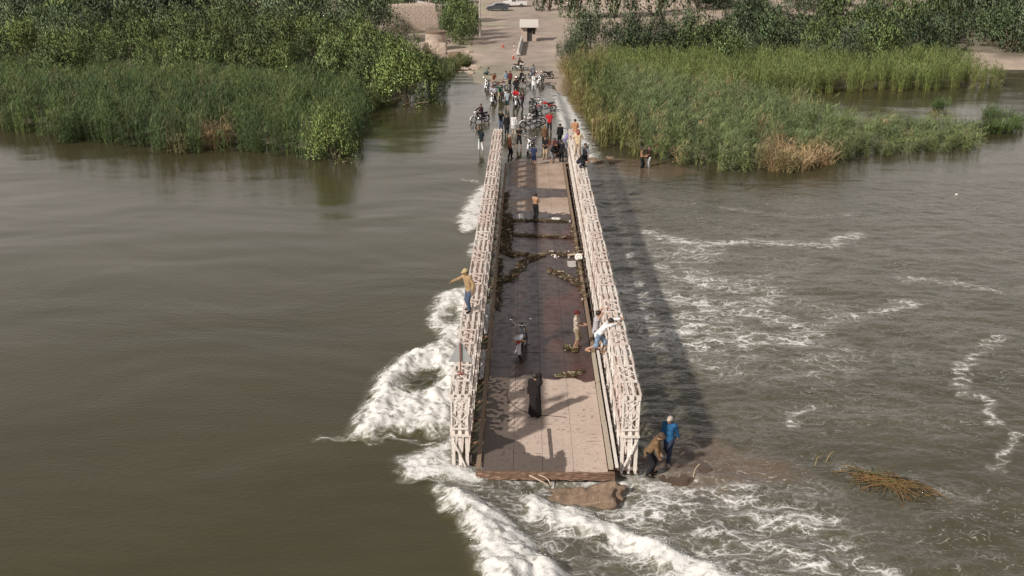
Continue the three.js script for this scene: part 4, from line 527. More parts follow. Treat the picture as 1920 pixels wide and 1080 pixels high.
  const hair = w.hair ?? 'short'; if (hair !== 'bald') { const h = part(hair === 'short' || hair === 'long' ? 'hair' : hair === 'cap' ? 'cap' : 'headscarf', hairs[hair], w.hat ? cloth(w.hat) : hairM, root); h.applyMatrix4(hm); if (hair === 'cap') part('hair', hairs.short, hairM, root).applyMatrix4(hm.clone().scale(new THREE.Vector3(0.98, 0.97, 0.98))); }
  return root;
}
{
  const near = { near: true }, wet = -0.03, wade = 'group of onlookers';
  person('person in a long dark robe on the dry near end of the deck', [-0.29, 0.005, -3.55], 165, 'phone', { robe: [0.022, 0.018, 0.019], shoes: BLACK }, near);
  person('bare-chested boy in black trousers standing alone mid-bridge', [-0.08, 0.005, -28.15], 150, 'front', { bottom: BLACK, leg: 2 }, { near: true, size: 0.97 });
  person('person in tan shirt, jeans and cap casting from the left truss', [-2.82, TOP + 0.005, -7.68], -50, 'cast', { top: TAN, sleeve: 2, bottom: JEAN, hair: 'cap', hat: [0.45, 0.36, 0.2], shoes: BLACK }, { near: true, skin: 1 });
  person('barefoot youth in pale shirt and khaki shorts on the wet deck', [1.48, 0.005, -9.66], 80, 'front', { top: [0.5, 0.42, 0.36], sleeve: 1, bottom: [0.3, 0.24, 0.16], leg: 1, hair: 'cap', hat: DARKRED }, { near: true, size: 0.95 });
  person('person in grey vest and black shorts climbing the inside of the right truss', [2.12, 0.13, -8.1], 95, 'climb', { top: [0.42, 0.39, 0.42], sleeve: 0, bottom: BLACK, leg: 1 }, { near: true, pose: { lh: [0.3, 2.28, 0.42], rh: [-0.1, 2.28, 0.42], hip: [0, 1.35, 0.02], lf: [0.1, 0.93, 0.2], rf: [-0.14, 0.6, 0.06], lean: [0, 1, 0.1] } });
  person('person in white shirt and denim shorts leaning over the right truss', [2.13, 0.95, -6.65], 80, 'over', { top: WHITE, sleeve: 2, bottom: [0.2, 0.28, 0.38], leg: 1 }, { near: true, pose: { hip: [0, 1.0, 0.02], lh: [0.26, 1.56, 0.78], rh: [-0.22, 1.56, 0.7], lf: [0.12, 0.14, 0.16], rf: [-0.16, 0.3, -0.42], lean: [0, 0.8, 0.62] } });
  person('person in blue jacket and jeans wading beside the near right end of the bridge', [4.22, -0.52, -1.55], -25, 'walk', { top: [0.025, 0.11, 0.24], sleeve: 2, bottom: [0.035, 0.045, 0.075], shoes: [0.3, 0.26, 0.24], hair: 'cap', hat: [0.5, 0.42, 0.36] }, { near: true, skin: 1 });
  person('bending person in brown jacket and black trousers below the near right truss end', [3.5, -0.5, -0.6], 75, 'hunch', { top: [0.19, 0.12, 0.065], sleeve: 2, bottom: BLACK, shoes: BLACK, hair: 'cap', hat: [0.1, 0.07, 0.05] }, { near: true, skin: 1 });
  person('person in black shirt and blue jeans filming from beyond the left truss end', [-2.85, wet, -55.2], 20, 'film', { top: BLACK, sleeve: 2, bottom: JEAN, shoes: BLACK });
  person('person wholly in black beside the white-clad one on the flooded road', [-2.31, wet, -53.3], 10, 'stand', { top: BLACK, tunic: 1, sleeve: 2, bottom: BLACK });
  person('person in long white shirt seen from behind at the left truss end', [-1.68, wet, -53.3], 190, 'relaxed', { top: WHITE, tunic: 1, sleeve: 2, bottom: BEIGE });
  person('person in black with arms crossed and cropped trousers on the wet road', [-1.23, wet, -48.0], 5, 'crossed', { top: BLACK, sleeve: 1, bottom: BLACK, leg: 1, shoes: BLACK });
  person('bare-shouldered person with an orange towel just inside the left truss end', [-1.89, 0, -44.4], 60, 'front', { top: [0.33, 0.13, 0.07], sleeve: 0, bottom: BLACK, hair: 'turban', hat: [0.4, 0.28, 0.2] });
  person('small child in navy shirt and shorts in front of the parked motorcycle', [-0.09, 0.005, -42.25], 170, 'relaxed', { top: NAVY, bottom: NAVY, leg: 1 }, { size: 0.86 });
  person('person in black shirt and beige trousers at the far edge of the deck', [0.77, wet, -44.3], 5, 'front', { top: BLACK, bottom: BEIGE, shoes: BROWN });
  person('person in brown standing right behind the one in beige trousers', [0.81, wet, -48.7], 190, 'stand', { top: BROWN, sleeve: 2, bottom: BLACK, hair: 'cap', hat: TAN });
  person('person in red shirt and black trousers near the overflowing road edge', [1.31, wet, -54.5], 5, 'hips', { top: RED, sleeve: 1, bottom: BLACK, hair: 'long' }, { pose: { lh: [0.27, 0.8, 0.06] } });
  person('tall person in black beside the right truss end', [2.05, wet, -49.2], 200, 'stand', { top: BLACK, sleeve: 2, bottom: BLACK });
  person('bare-legged person in black hunched over at the deck end', [1.28, wet, -43.0], 60, 'hunch', { top: BLACK, sleeve: 2, bottom: [0.2, 0.2, 0.22], leg: 1 });
  person('person in dark red leaning in the middle of the cluster by the right truss', [1.66, wet, -44.6], -40, 'hunch', { top: DARKRED, sleeve: 2, bottom: BLACK });
  person('person in black closest to the right truss at the deck end', [1.96, wet, -43.1], 170, 'relaxed', { top: BLACK, sleeve: 2, bottom: BLACK });
  person('person in purple and white behind the right truss end', [2.4, wet, -46.9], 90, 'hunch', { top: [0.25, 0.2, 0.4], sleeve: 1, bottom: GREY });
  person('person in orange tan shirt sitting on the far end of the right truss', [2.88, TOP + 0.02, -42.4], 175, 'sit', { top: [0.42, 0.22, 0.12], sleeve: 2, bottom: BLACK }, { pose: { hip: [0, 0.1, 0] } });
  person('person in pale yellow shirt and beige trousers standing on the right truss', [2.7, TOP + 0.005, -34.6], 0, 'hips', { top: [0.62, 0.5, 0.32], sleeve: 1, bottom: [0.34, 0.25, 0.18], shoes: TAN, hair: 'scarf', hat: [0.3, 0.05, 0.05] });
  person('person in grey shirt behind the one crouching low on the right truss', [3.02, TOP + 0.005, -33.2], 10, 'crouch', { top: GREY, sleeve: 2, bottom: BLACK }, { pose: { hip: [0, 0.55, -0.1] } });
  person('person in black crouching low on the right truss', [2.76, TOP + 0.005, -31.6], 60, 'crouch', { top: BLACK, sleeve: 2, bottom: [0.03, 0.03, 0.05], hair: 'scarf', hat: BLACK, shoes: BLACK });
  person('wading person in dark shirt and white trousers, one arm raised, left of the bridge', [-4.2, -0.05, -47.2], 200, 'upArms', { top: [0.03, 0.045, 0.05], sleeve: 1, bottom: WHITE });
  person('shorter wader with bare back and black trousers near the right reed bank', [8.02, -0.75, -43.8], 70, 'front', { bottom: BLACK });
  person('taller wader in black shirt and white trousers near the right reed bank', [8.61, -0.75, -44.3], -60, 'front', { top: [0.04, 0.02, 0.02], sleeve: 1, bottom: WHITE });
  person('person in full white clothes standing at the edge of the flooded road', [0.11, wet, -76.7], 10, 'crossed', { top: WHITE, tunic: 1, sleeve: 2, bottom: [0.62, 0.64, 0.7] });
  person('person in light blue shirt of the pair chatting on the dry road', [-2.92, 0.02, -78.6], 30, 'relaxed', { top: SKY, sleeve: 1, bottom: BEIGE });
  person('person in dark brown of the pair chatting on the dry road', [-2.42, 0.02, -78.6], -40, 'stand', { top: DARKRED, sleeve: 2, bottom: BLACK });
  person('person in pale blue shirt and dark shorts walking in the flooded road', [-2.51, wet, -65.7], 10, 'walk', { top: [0.42, 0.5, 0.56], sleeve: 1, bottom: [0.03, 0.04, 0.05], leg: 1 });
  person('person in dark plum shirt beside the rider in red', [-1.02, wet, -65.1], -60, 'front', { top: [0.06, 0.025, 0.04], sleeve: 2, bottom: BLACK });
  person('person in black standing behind the rider in red', [-1.75, wet, -73.6], 0, 'hips', { top: BLACK, sleeve: 2, bottom: BLACK, hair: 'scarf', hat: DARKRED });
  person('small figure in dark clothes crouched on the dry road left of the crowd', [-5.41, 0.06, -86.4], 90, 'crouch', { top: [0.16, 0.2, 0.18], sleeve: 2, bottom: BLACK });
  person('barefoot person in orange shirt among the leftmost parked motorcycles', [-4.25, 0.0, -78.3], 30, 'hunch', { top: [0.3, 0.13, 0.07], bottom: BEIGE });
  person('person in green shirt standing over a motorcycle in the flood', [-3.34, wet, -70.4], 20, 'hunch', { top: GREEN, sleeve: 2, bottom: BEIGE });
  person('tiny figure walking on the sandy slope at the top right', [76.5, ground(76.5, -184.5), -184.5], 60, 'walk', { top: GREY, sleeve: 2, bottom: BLACK });
}

// ---------------------------------------------------------------- motorcycles: forward +z, ground at y = 0
const rubber = mat(0.018, 0.018, 0.018, 0.85), chrome = mat(0.62, 0.62, 0.63, 0.22, { metalness: 1 }), steelM = mat(0.3, 0.3, 0.31, 0.4, { metalness: 0.9 }), blackP = mat(0.02, 0.02, 0.021, 0.45), seatM = mat(0.022, 0.02, 0.02, 0.6), lampM = new THREE.MeshPhysicalMaterial({ color: lin(0.75, 0.75, 0.72), roughness: 0.08, clearcoat: 1 }), tailM = mat(0.4, 0.02, 0.015, 0.25), greyGuard = mat(0.5, 0.5, 0.52, 0.35);
const wheelG = { tyre: new THREE.TorusGeometry(0.275, 0.045, 8, 26).rotateY(Math.PI / 2), rim: merge([new THREE.TorusGeometry(0.225, 0.014, 6, 26).rotateY(Math.PI / 2), ...Array.from({ length: 12 }, (_, i) => { const a = i * Math.PI / 6; return cyl([i % 2 ? 0.03 : -0.03, 0, 0], [0, Math.cos(a) * 0.22, Math.sin(a) * 0.22], 0.004, 0.004, 3); }), cyl([-0.06, 0, 0], [0.06, 0, 0], 0.045, 0.045, 12)]) };
const loft = (secs, n = 12) => { // rounded sections along z: [z, y centre, half width, half height]
  const pos = [], idx = []; secs.forEach(([z, y, w, h], s) => { for (let i = 0; i < n; i++) { const a = i / n * 6.2832, c = Math.cos(a), d = Math.sin(a); pos.push(w * Math.sign(c) * Math.pow(Math.abs(c), 0.7), y + h * Math.sign(d) * Math.pow(Math.abs(d), 0.7), z); } if (s) for (let i = 0; i < n; i++) { const a = (s - 1) * n + i, b = (s - 1) * n + (i + 1) % n; idx.push(a, b, a + n, b, b + n, a + n); } });
  for (const s of [0, secs.length - 1]) { const c = pos.length / 3; pos.push(0, secs[s][1], secs[s][0]); for (let i = 0; i < n; i++) { const a = s * n + i, b = s * n + (i + 1) % n; s ? idx.push(a, b, c) : idx.push(b, a, c); } }
  const g = new THREE.BufferGeometry(); g.setAttribute('position', new THREE.Float32BufferAttribute(pos, 3)); g.setIndex(idx); g.computeVertexNormals(); return g;
};
const fender = (r, w, a0, a1) => { const pos = [], idx = [], N = 12; for (let i = 0; i <= N; i++) { const a = lerp(a0, a1, i / N); for (const [x, d] of [[-w, -0.02], [-w * 0.6, 0.008], [0, 0.014], [w * 0.6, 0.008], [w, -0.02]]) pos.push(x, Math.sin(a) * (r + d), Math.cos(a) * (r + d)); if (i) for (let k = 0; k < 4; k++) { const b = (i - 1) * 5 + k; idx.push(b, b + 1, b + 5, b + 1, b + 6, b + 5); } } const g = new THREE.BufferGeometry(); g.setAttribute('position', new THREE.Float32BufferAttribute(pos, 3)); g.setIndex(idx); g.computeVertexNormals(); return g; };
const B = {
  frame: merge([tube([[0, 0.88, 0.36], [0, 0.62, 0.38], [0, 0.34, 0.28], [0, 0.3, 0.0], [0, 0.36, -0.2]], 0.022, 7), tube([[0, 0.88, 0.36], [0, 0.76, 0.1], [0, 0.7, -0.2], [0, 0.74, -0.66]], 0.022, 7), ...[-1, 1].flatMap((s) => [cyl([0.09 * s, 0.34, -0.18], [0.09 * s, 0.32, -0.63], 0.02, 0.018, 7), cyl([0.1 * s, 0.34, -0.58], [0.1 * s, 0.72, -0.42], 0.022, 0.018, 8), cyl([0.1 * s, 0.4, -0.565], [0.1 * s, 0.62, -0.466], 0.034, 0.034, 10), cyl([0, 0.7, -0.2], [0.09 * s, 0.34, -0.2], 0.016, 0.016, 6), cyl([0.07 * s, 0.3, 0.02], [0.26 * s, 0.31, 0.02], 0.013, 0.018, 7)])]),
  engine: merge([loft([[-0.14, 0.36, 0.1, 0.08], [-0.1, 0.37, 0.12, 0.11], [0.1, 0.37, 0.12, 0.11], [0.18, 0.38, 0.09, 0.08]]), ...[0, 1, 2, 3, 4, 5].map((i) => bx([0, 0.47 + i * 0.028, 0.1 + i * 0.012], [0.16, 0.014, 0.17])), bx([0, 0.55, 0.13], [0.11, 0.2, 0.12])]),
  tank: loft([[-0.16, 0.79, 0.06, 0.05], [-0.1, 0.8, 0.1, 0.085], [0.06, 0.83, 0.135, 0.105], [0.22, 0.84, 0.13, 0.1], [0.32, 0.83, 0.08, 0.07], [0.36, 0.83, 0.03, 0.03]], 14),
  seat: loft([[-0.72, 0.83, 0.08, 0.03], [-0.68, 0.83, 0.12, 0.05], [-0.45, 0.815, 0.135, 0.05], [-0.25, 0.79, 0.12, 0.045], [-0.12, 0.79, 0.085, 0.045], [-0.1, 0.79, 0.05, 0.02]], 12),
  sideCover: (s) => bx([0.1 * s, 0.6, -0.28], [0.025, 0.17, 0.24], [0.2, 0, 0]),
  fork: merge([-1, 1].flatMap((s) => [cyl([0.085 * s, 0.3, 0.64], [0.085 * s, 0.62, 0.52], 0.03, 0.026, 8), cyl([0.085 * s, 0.62, 0.52], [0.085 * s, 0.97, 0.385], 0.018, 0.018, 8)]).concat([bx([0, 0.94, 0.4], [0.24, 0.03, 0.06]), bx([0, 0.78, 0.46], [0.24, 0.03, 0.06])])),
  bars: merge([tube([[-0.36, 1.03, 0.24], [-0.24, 1.07, 0.3], [-0.1, 1.01, 0.37], [0.1, 1.01, 0.37], [0.24, 1.07, 0.3], [0.36, 1.03, 0.24]], 0.013, 6)]),
  grip: (s) => cyl([0.25 * s, 1.066, 0.295], [0.38 * s, 1.025, 0.228], 0.02, 0.02, 8),
  mirror: (s) => merge([cyl([0.22 * s, 1.07, 0.3], [0.32 * s, 1.23, 0.28], 0.006, 0.006, 5), new THREE.SphereGeometry(0.06, 12, 8).scale(1, 0.72, 0.25).translate(0.34 * s, 1.26, 0.28)]),
  headlight: new THREE.SphereGeometry(0.09, 14, 10).scale(1, 1, 0.75).translate(0, 0.93, 0.5), bezel: merge([new THREE.TorusGeometry(0.088, 0.012, 6, 18).translate(0, 0.93, 0.5), loft([[0.38, 0.95, 0.05, 0.05], [0.44, 0.94, 0.085, 0.085], [0.5, 0.93, 0.088, 0.088]])]),
  dash: bx([0, 1.06, 0.42], [0.16, 0.05, 0.08], [0.4, 0, 0]), exhaust: merge([tube([[0.09, 0.5, 0.2], [0.12, 0.3, 0.26], [0.13, 0.26, 0.05], [0.14, 0.27, -0.25]], 0.02, 7), loft([[-0.86, 0.33, 0.035, 0.035], [-0.84, 0.33, 0.045, 0.045], [-0.36, 0.28, 0.045, 0.045], [-0.26, 0.27, 0.02, 0.02]], 10).translate(0.15, 0, 0)]),
  tail: bx([0, 0.76, -0.76], [0.13, 0.07, 0.06]), rack: merge([tube([[-0.1, 0.9, -0.6], [-0.1, 0.9, -0.84], [0.1, 0.9, -0.84], [0.1, 0.9, -0.6]], 0.009, 5), ...[-0.05, 0, 0.05].map((x) => cyl([x, 0.9, -0.62], [x, 0.9, -0.84], 0.007, 0.007, 5)), cyl([-0.1, 0.9, -0.6], [-0.1, 0.74, -0.6], 0.008, 0.008, 5), cyl([0.1, 0.9, -0.6], [0.1, 0.74, -0.6], 0.008, 0.008, 5)]), plate: bx([0, 0.6, -0.86], [0.17, 0.14, 0.008], [0.3, 0, 0]), stand: cyl([0.08, 0.32, -0.05], [0.24, 0.02, -0.02], 0.012, 0.012, 6),
  indicator: (s, z) => merge([cyl([0.05 * s, 0.8, z], [0.15 * s, 0.8, z], 0.007, 0.007, 5), new THREE.SphereGeometry(0.026, 8, 6).translate(0.16 * s, 0.8, z)]),
};
const fGuard = fender(0.335, 0.055, -0.1, 2.5), rGuard = fender(0.34, 0.07, 0.7, 3.1), indM = mat(0.6, 0.22, 0.03, 0.3), skirts = [B.sideCover(1), B.sideCover(-1)], grips = [B.grip(1), B.grip(-1)], mirrors = [B.mirror(1), B.mirror(-1)], inds = [[1, -0.74], [-1, -0.74], [1, 0.46], [-1, 0.46]].map((a) => B.indicator(...a));
const paints = {}; const gloss = (c) => paints[c.join()] ??= new THREE.MeshPhysicalMaterial({ color: lin(...c), roughness: 0.35, clearcoat: 0.8, clearcoatRoughness: 0.15 });
function motorcycle(label, p, yaw, tank, guard, seat, lean = 0.09) {
  const o = thing('motorcycle', label, 'motorcycle', p, yaw * Math.PI / 180, 'motorcycles around the bridge'); o.rotation.order = 'YXZ'; o.rotation.z = -lean; o.scale.set(1.2, 1.06, 1.06); const T = gloss(tank), Gd = guard ? gloss(guard) : greyGuard;
  for (const [n, y, z] of [['front_wheel', 0.32, 0.64], ['rear_wheel', 0.32, -0.62]]) { const w = part(n, wheelG.tyre, rubber, o); w.position.set(0, y, z); part('rim', wheelG.rim, steelM, w); }
  part('frame', B.frame, blackP, o); part('engine', B.engine, steelM, o); part('fuel_tank', B.tank, T, o); part('seat', B.seat, seat ? mat(...seat, 0.6) : seatM, o); for (const g of skirts) part('side_cover', g, T, o);
  part('front_fork', B.fork, chrome, o); const h = part('handlebar', B.bars, chrome, o); for (const g of grips) part('grip', g, rubber, h); for (const g of mirrors) part('mirror', g, chrome, h);
  const l = part('headlight', B.headlight, lampM, o); part('headlight_shell', B.bezel, chrome, l); part('instrument', B.dash, blackP, o); part('exhaust', B.exhaust, chrome, o); part('tail_light', B.tail, tailM, o); part('luggage_rack', B.rack, chrome, o); part('number_plate', B.plate, greyGuard, o); part('side_stand', B.stand, steelM, o);
  for (const g of inds) part('indicator', g, indM, o);
  const f = part('front_mudguard', fGuard, Gd, o); f.position.set(0, 0.32, 0.64); const r = part('rear_mudguard', rGuard, Gd, o); r.position.set(0, 0.32, -0.62); return o;
}
{
  const R = (label, x, y, z, yaw, pose, w) => person(label, [x, y, z], yaw, pose, w), W = -0.03;
  motorcycle('dark motorcycle with a pale plastic bag on its seat, parked alone on the deck', [-0.72, 0.004, -9.15], 172, [0.03, 0.03, 0.033], null, [0.42, 0.42, 0.46], 0.12);
  motorcycle('black motorcycle with its rider left of the far truss end', [-4.8, W, -58.5], -58, [0.02, 0.02, 0.02], [0.5, 0.5, 0.5], undefined, 0); R('rider in dark clothes on the motorcycle left of the far truss end', -4.8, W, -58.5, -58, 'rideStop', { top: [0.05, 0.02, 0.03], sleeve: 2, bottom: BLACK });
  motorcycle('white and red motorcycle standing sideways on the flooded road', [-0.3, W, -56.3], -80, [0.55, 0.5, 0.5], [0.6, 0.58, 0.58]); motorcycle('silver motorcycle just behind the white and red one', [0.1, W, -57.4], -82, [0.4, 0.4, 0.42], [0.5, 0.5, 0.52], undefined, 0); R('rider in black sitting on the silver motorcycle on the flooded road', 0.1, W, -57.4, -82, 'ride', { top: BLACK, sleeve: 2, bottom: BLACK, hair: 'scarf', hat: BLACK });
  motorcycle('bright red motorcycle parked near the overflowing road edge', [1.2, W, -64.0], -78, [0.5, 0.015, 0.02], [0.55, 0.05, 0.05]); motorcycle('grey motorcycle beside the bright red one', [0.15, W, -65.7], 35, [0.14, 0.15, 0.14]);
  motorcycle('motorcycle with a white front mudguard next to the small child', [-0.35, W, -46.7], -15, [0.06, 0.07, 0.12], [0.7, 0.7, 0.72]); motorcycle('motorcycle half hidden in the cluster by the right truss end', [1.62, W, -45.6], 10, [0.05, 0.05, 0.05], [0.6, 0.6, 0.6]);
  motorcycle('white motorcycle with a rider crossing the dry road', [-1.45, 0.1, -89.6], 82, [0.6, 0.6, 0.6], [0.68, 0.68, 0.68], undefined, 0); R('rider in dark brown on the white motorcycle on the dry road', -1.45, 0.1, -89.6, 82, 'ride', { top: [0.07, 0.035, 0.03], sleeve: 2, bottom: BLACK });
  motorcycle('black motorcycle under the grey rider on the dry road', [0.05, 0.03, -84.0], -150, [0.03, 0.03, 0.05], null, undefined, 0); R('rider in grey shirt with back to the river', 0.05, 0.03, -84.0, -150, 'rideStop', { top: GREY, sleeve: 2, bottom: [0.08, 0.1, 0.14] });
  motorcycle('black motorcycle parked at the right edge of the dry road', [1.5, 0.03, -83.8], -70, [0.025, 0.022, 0.022]); motorcycle('white-fronted motorcycle parked behind the person in white', [0.85, 0.01, -80.2], -20, [0.2, 0.2, 0.2], [0.72, 0.72, 0.72]);
  motorcycle('motorcycle carrying the rider in black in the middle of the crowd', [-1.15, 0.01, -79.4], 70, [0.1, 0.1, 0.1], [0.6, 0.6, 0.6], undefined, 0); R('rider in black in the middle of the crowd', -1.15, 0.01, -79.4, 70, 'ride', { top: BLACK, sleeve: 2, bottom: BLACK });
  motorcycle('leftmost motorcycle, white mudguard, at the edge of the flood', [-4.95, W, -77.2], -10, [0.04, 0.04, 0.05], [0.7, 0.7, 0.7]); motorcycle('dark red motorcycle standing sideways among the crowd', [-3.4, W, -76.6], 85, [0.12, 0.03, 0.02]);
  motorcycle('motorcycle with white front facing the bridge, under the rider in pale shirt', [-4.0, W, -68.7], -5, [0.4, 0.4, 0.4], [0.72, 0.72, 0.72], undefined, 0); R('rider in pale lilac shirt facing the bridge', -4.0, W, -68.7, -5, 'rideStop', { top: [0.42, 0.4, 0.44], sleeve: 2, bottom: BLACK, hair: 'turban', hat: DARKRED });
  motorcycle('dark motorcycle beside the person in green', [-3.0, W, -69.6], 25, [0.05, 0.02, 0.02]); motorcycle('motorcycle with white forks under the rider in red', [-1.7, W, -67.0], 0, [0.5, 0.5, 0.5], [0.72, 0.72, 0.72], undefined, 0); R('rider in red shirt facing the bridge', -1.7, W, -67.0, 0, 'rideStop', { top: RED, sleeve: 2, bottom: BLACK });
}

// ---------------------------------------------------------------- things on and beside the bridge
const concrete = new THREE.MeshStandardMaterial({ map: dtex(512, 512, (u, v) => { const k = 1 + 0.2 * tn(u, v, 5) + 0.16 * tn(u, v, 24, 2) + 0.14 * tn(u, v, 110, 4), d = smooth(0.15, 0.5, tn(u, v, 9, 7)) * 0.3; return [0.40 * k * (1 - d), 0.32 * k * (1 - d), 0.26 * k * (1 - d)]; }, true), roughness: 0.92 });
const rubble = new THREE.MeshStandardMaterial({ map: dtex(512, 512, (u, v) => { const k = 1 + 0.3 * tn(u, v, 8) + 0.35 * tn(u, v, 40, 2) + 0.3 * tn(u, v, 120, 4), p = smooth(0.42, 0.6, tn(u, v, 34, 9)) * 0.7; return [lerp(0.19, 0.33, p) * k, lerp(0.13, 0.25, p) * k, lerp(0.088, 0.18, p) * k]; }, true), roughness: 0.9 });
function rock(pos, s, seed, m, rough = 0.18, parent = scene, name = 'rock') { // a weathered block: a subdivided box pushed about by noise
  const g = mergeVertices(new THREE.BoxGeometry(1, 1, 1, 14, 8, 12).deleteAttribute('normal').deleteAttribute('uv')), p = g.attributes.position, uv = new Float32Array(p.count * 2);
  for (let i = 0; i < p.count; i++) { let x = p.getX(i), y = p.getY(i), z = p.getZ(i); const l = Math.pow(x ** 6 + y ** 6 + z ** 6, 1 / 6) * 2, q = 1 / lerp(1, l, 0.55), m = Math.max(...s), f = 2.2 / Math.min(m, 1.6), X = x * s[0] * f, W = z * s[2] * f, H = y * s[1] * f, n = rough * (n2(X + seed, W + H * 0.8) + 0.5 * n2(X * 2.3 + H * 2, W * 2.3 + seed) + 0.3 * n2(X * 5 + W * 3, H * 5 + seed)), k = q * (1 + n * 0.5), d = n * 0.35 * Math.min(...s); x *= k * s[0]; y = y * k * s[1] + d; z = z * k * s[2] + d * 0.6; p.setXYZ(i, x, y, z); uv.set([x * 0.6, (z + y) * 0.6], i * 2); }
  g.setAttribute('uv', new THREE.BufferAttribute(uv, 2)); g.computeVertexNormals(); const o = part(name, g, m, parent); o.position.set(...pos); return o;
}
tag(rock([0.95, -0.7, 0.8], [3.1, 0.58, 0.95], 3, rubble, 0.6, scene, 'broken_slab'), 'broken chunk of concrete abutment lying in the rapids before the bridge', 'rubble').rotation.set(0.06, -0.05, 0.13);
tag(rock([4.2, -0.82, -1.1], [2.8, 0.55, 2.0], 8, mat(0.085, 0.055, 0.038, 0.45), 0.3, scene, 'mud_mound'), 'low brown mud mound under the two waders by the near right truss', 'mound').rotation.y = 0.4;
{ const o = thing('warning_sign', 'grey triangular road sign seen from behind on the left truss', 'sign', [-2.8, TOP + 0.03, -1.9], 0.05); o.rotation.x = -0.1;
  const s = new THREE.Shape(); const t = 0.39; s.moveTo(-t, 0.02); s.quadraticCurveTo(-t - 0.01, 0, -t + 0.03, 0); s.lineTo(t - 0.03, 0); s.quadraticCurveTo(t + 0.01, 0, t, 0.02); s.lineTo(0.03, 0.7); s.quadraticCurveTo(0, 0.73, -0.03, 0.7); s.closePath();
  part('plate', new THREE.ExtrudeGeometry(s, { depth: 0.006, bevelEnabled: true, bevelSize: 0.006, bevelThickness: 0.004, bevelSegments: 2 }).translate(0, 0.46, -0.05), new THREE.MeshStandardMaterial({ map: dtex(128, 128, (u, v) => { const k = 1 + 0.1 * tn(u, v, 5) + 0.06 * tn(u, v, 40); return [0.36 * k, 0.37 * k, 0.37 * k]; }, true), roughness: 0.55, metalness: 0.3 }), o);
  part('post', merge([bx([0, 0.55, 0], [0.045, 1.14, 0.04]), bx([0, 0.03, 0], [0.3, 0.03, 0.05], [0, 0.5, 0]), bx([0, 0.09, 0], [0.28, 0.03, 0.05], [0, -0.6, 0])]), mat(0.2, 0.07, 0.05, 0.8), o); }
{ const o = thing('reflector_disc', 'round white disc lying on the right kerb mid-bridge', 'disc', [2.13, 0.16, -20.9]); o.rotation.x = 0.75; part('disc', new THREE.CylinderGeometry(0.2, 0.2, 0.04, 24), mat(0.7, 0.68, 0.64, 0.5), o); part('hub', new THREE.TorusGeometry(0.1, 0.02, 6, 18).rotateX(Math.PI / 2).translate(0, 0.022, 0), mat(0.4, 0.37, 0.33, 0.6), o); }
const logM = new THREE.MeshStandardMaterial({ map: dtex(128, 128, (u, v) => { const k = 1 + 0.3 * tn(u, v, 10) + 0.2 * tn(u, v, 50); return [0.42 * k, 0.33 * k, 0.24 * k]; }, true), roughness: 0.9 });
function stick(label, pts, r) { const g = tube(pts, r, 7, 5), p = g.attributes.position; for (let i = 0; i < p.count; i++) p.setXYZ(i, p.getX(i) + r * 0.3 * n2(p.getX(i) * 9, p.getZ(i) * 9), p.getY(i), p.getZ(i) + r * 0.3 * n2(p.getZ(i) * 9, p.getX(i) * 7)); return tag(part('driftwood', g, logM, scene), label, 'driftwood'); }
stick('pale branch jammed across the right kerb beside the white disc', [[1.6, 0.06, -21.5], [1.95, 0.12, -21.45], [2.4, 0.16, -21.4]], 0.05);
stick('pale branch lying in the debris on the right half of the deck', [[0.6, 0.04, -19.2], [0.9, 0.045, -19.0], [1.3, 0.04, -18.95]], 0.035);
stick('short pale branch at the left end of the cross-deck debris line', [[-0.6, 0.04, -21.2], [-0.3, 0.05, -21.5], [0.1, 0.04, -21.8]], 0.045);
stick('bleached branch caught on the broken front edge of the deck', [[-0.5, -0.12, 0.12], [-0.2, -0.2, 0.25], [0.1, -0.36, 0.3]], 0.03);
stick('twig hanging from the broken front edge of the deck', [[-0.2, -0.1, 0.1], [0.1, -0.2, 0.22], [0.2, -0.38, 0.3]], 0.02);
stick('thin dark stick standing from the water by the shorter wader', [[4.9, -0.6, -0.5], [5.0, -0.35, -0.7], [5.15, -0.2, -0.8]], 0.015);
const ropeM = mat(0.035, 0.028, 0.025, 0.8);
tag(part('rope', tube([[-1.31, 0.014, -5.77], [-1.29, 0.014, -4.98], [-0.93, 0.014, -4.23], [-0.34, 0.014, -3.79], [0.42, 0.014, -3.64], [0.84, 0.014, -3.56]], 0.011, 6, 8), ropeM, scene), 'thin dark rope curving on the dry deck by the robed person', 'rope');
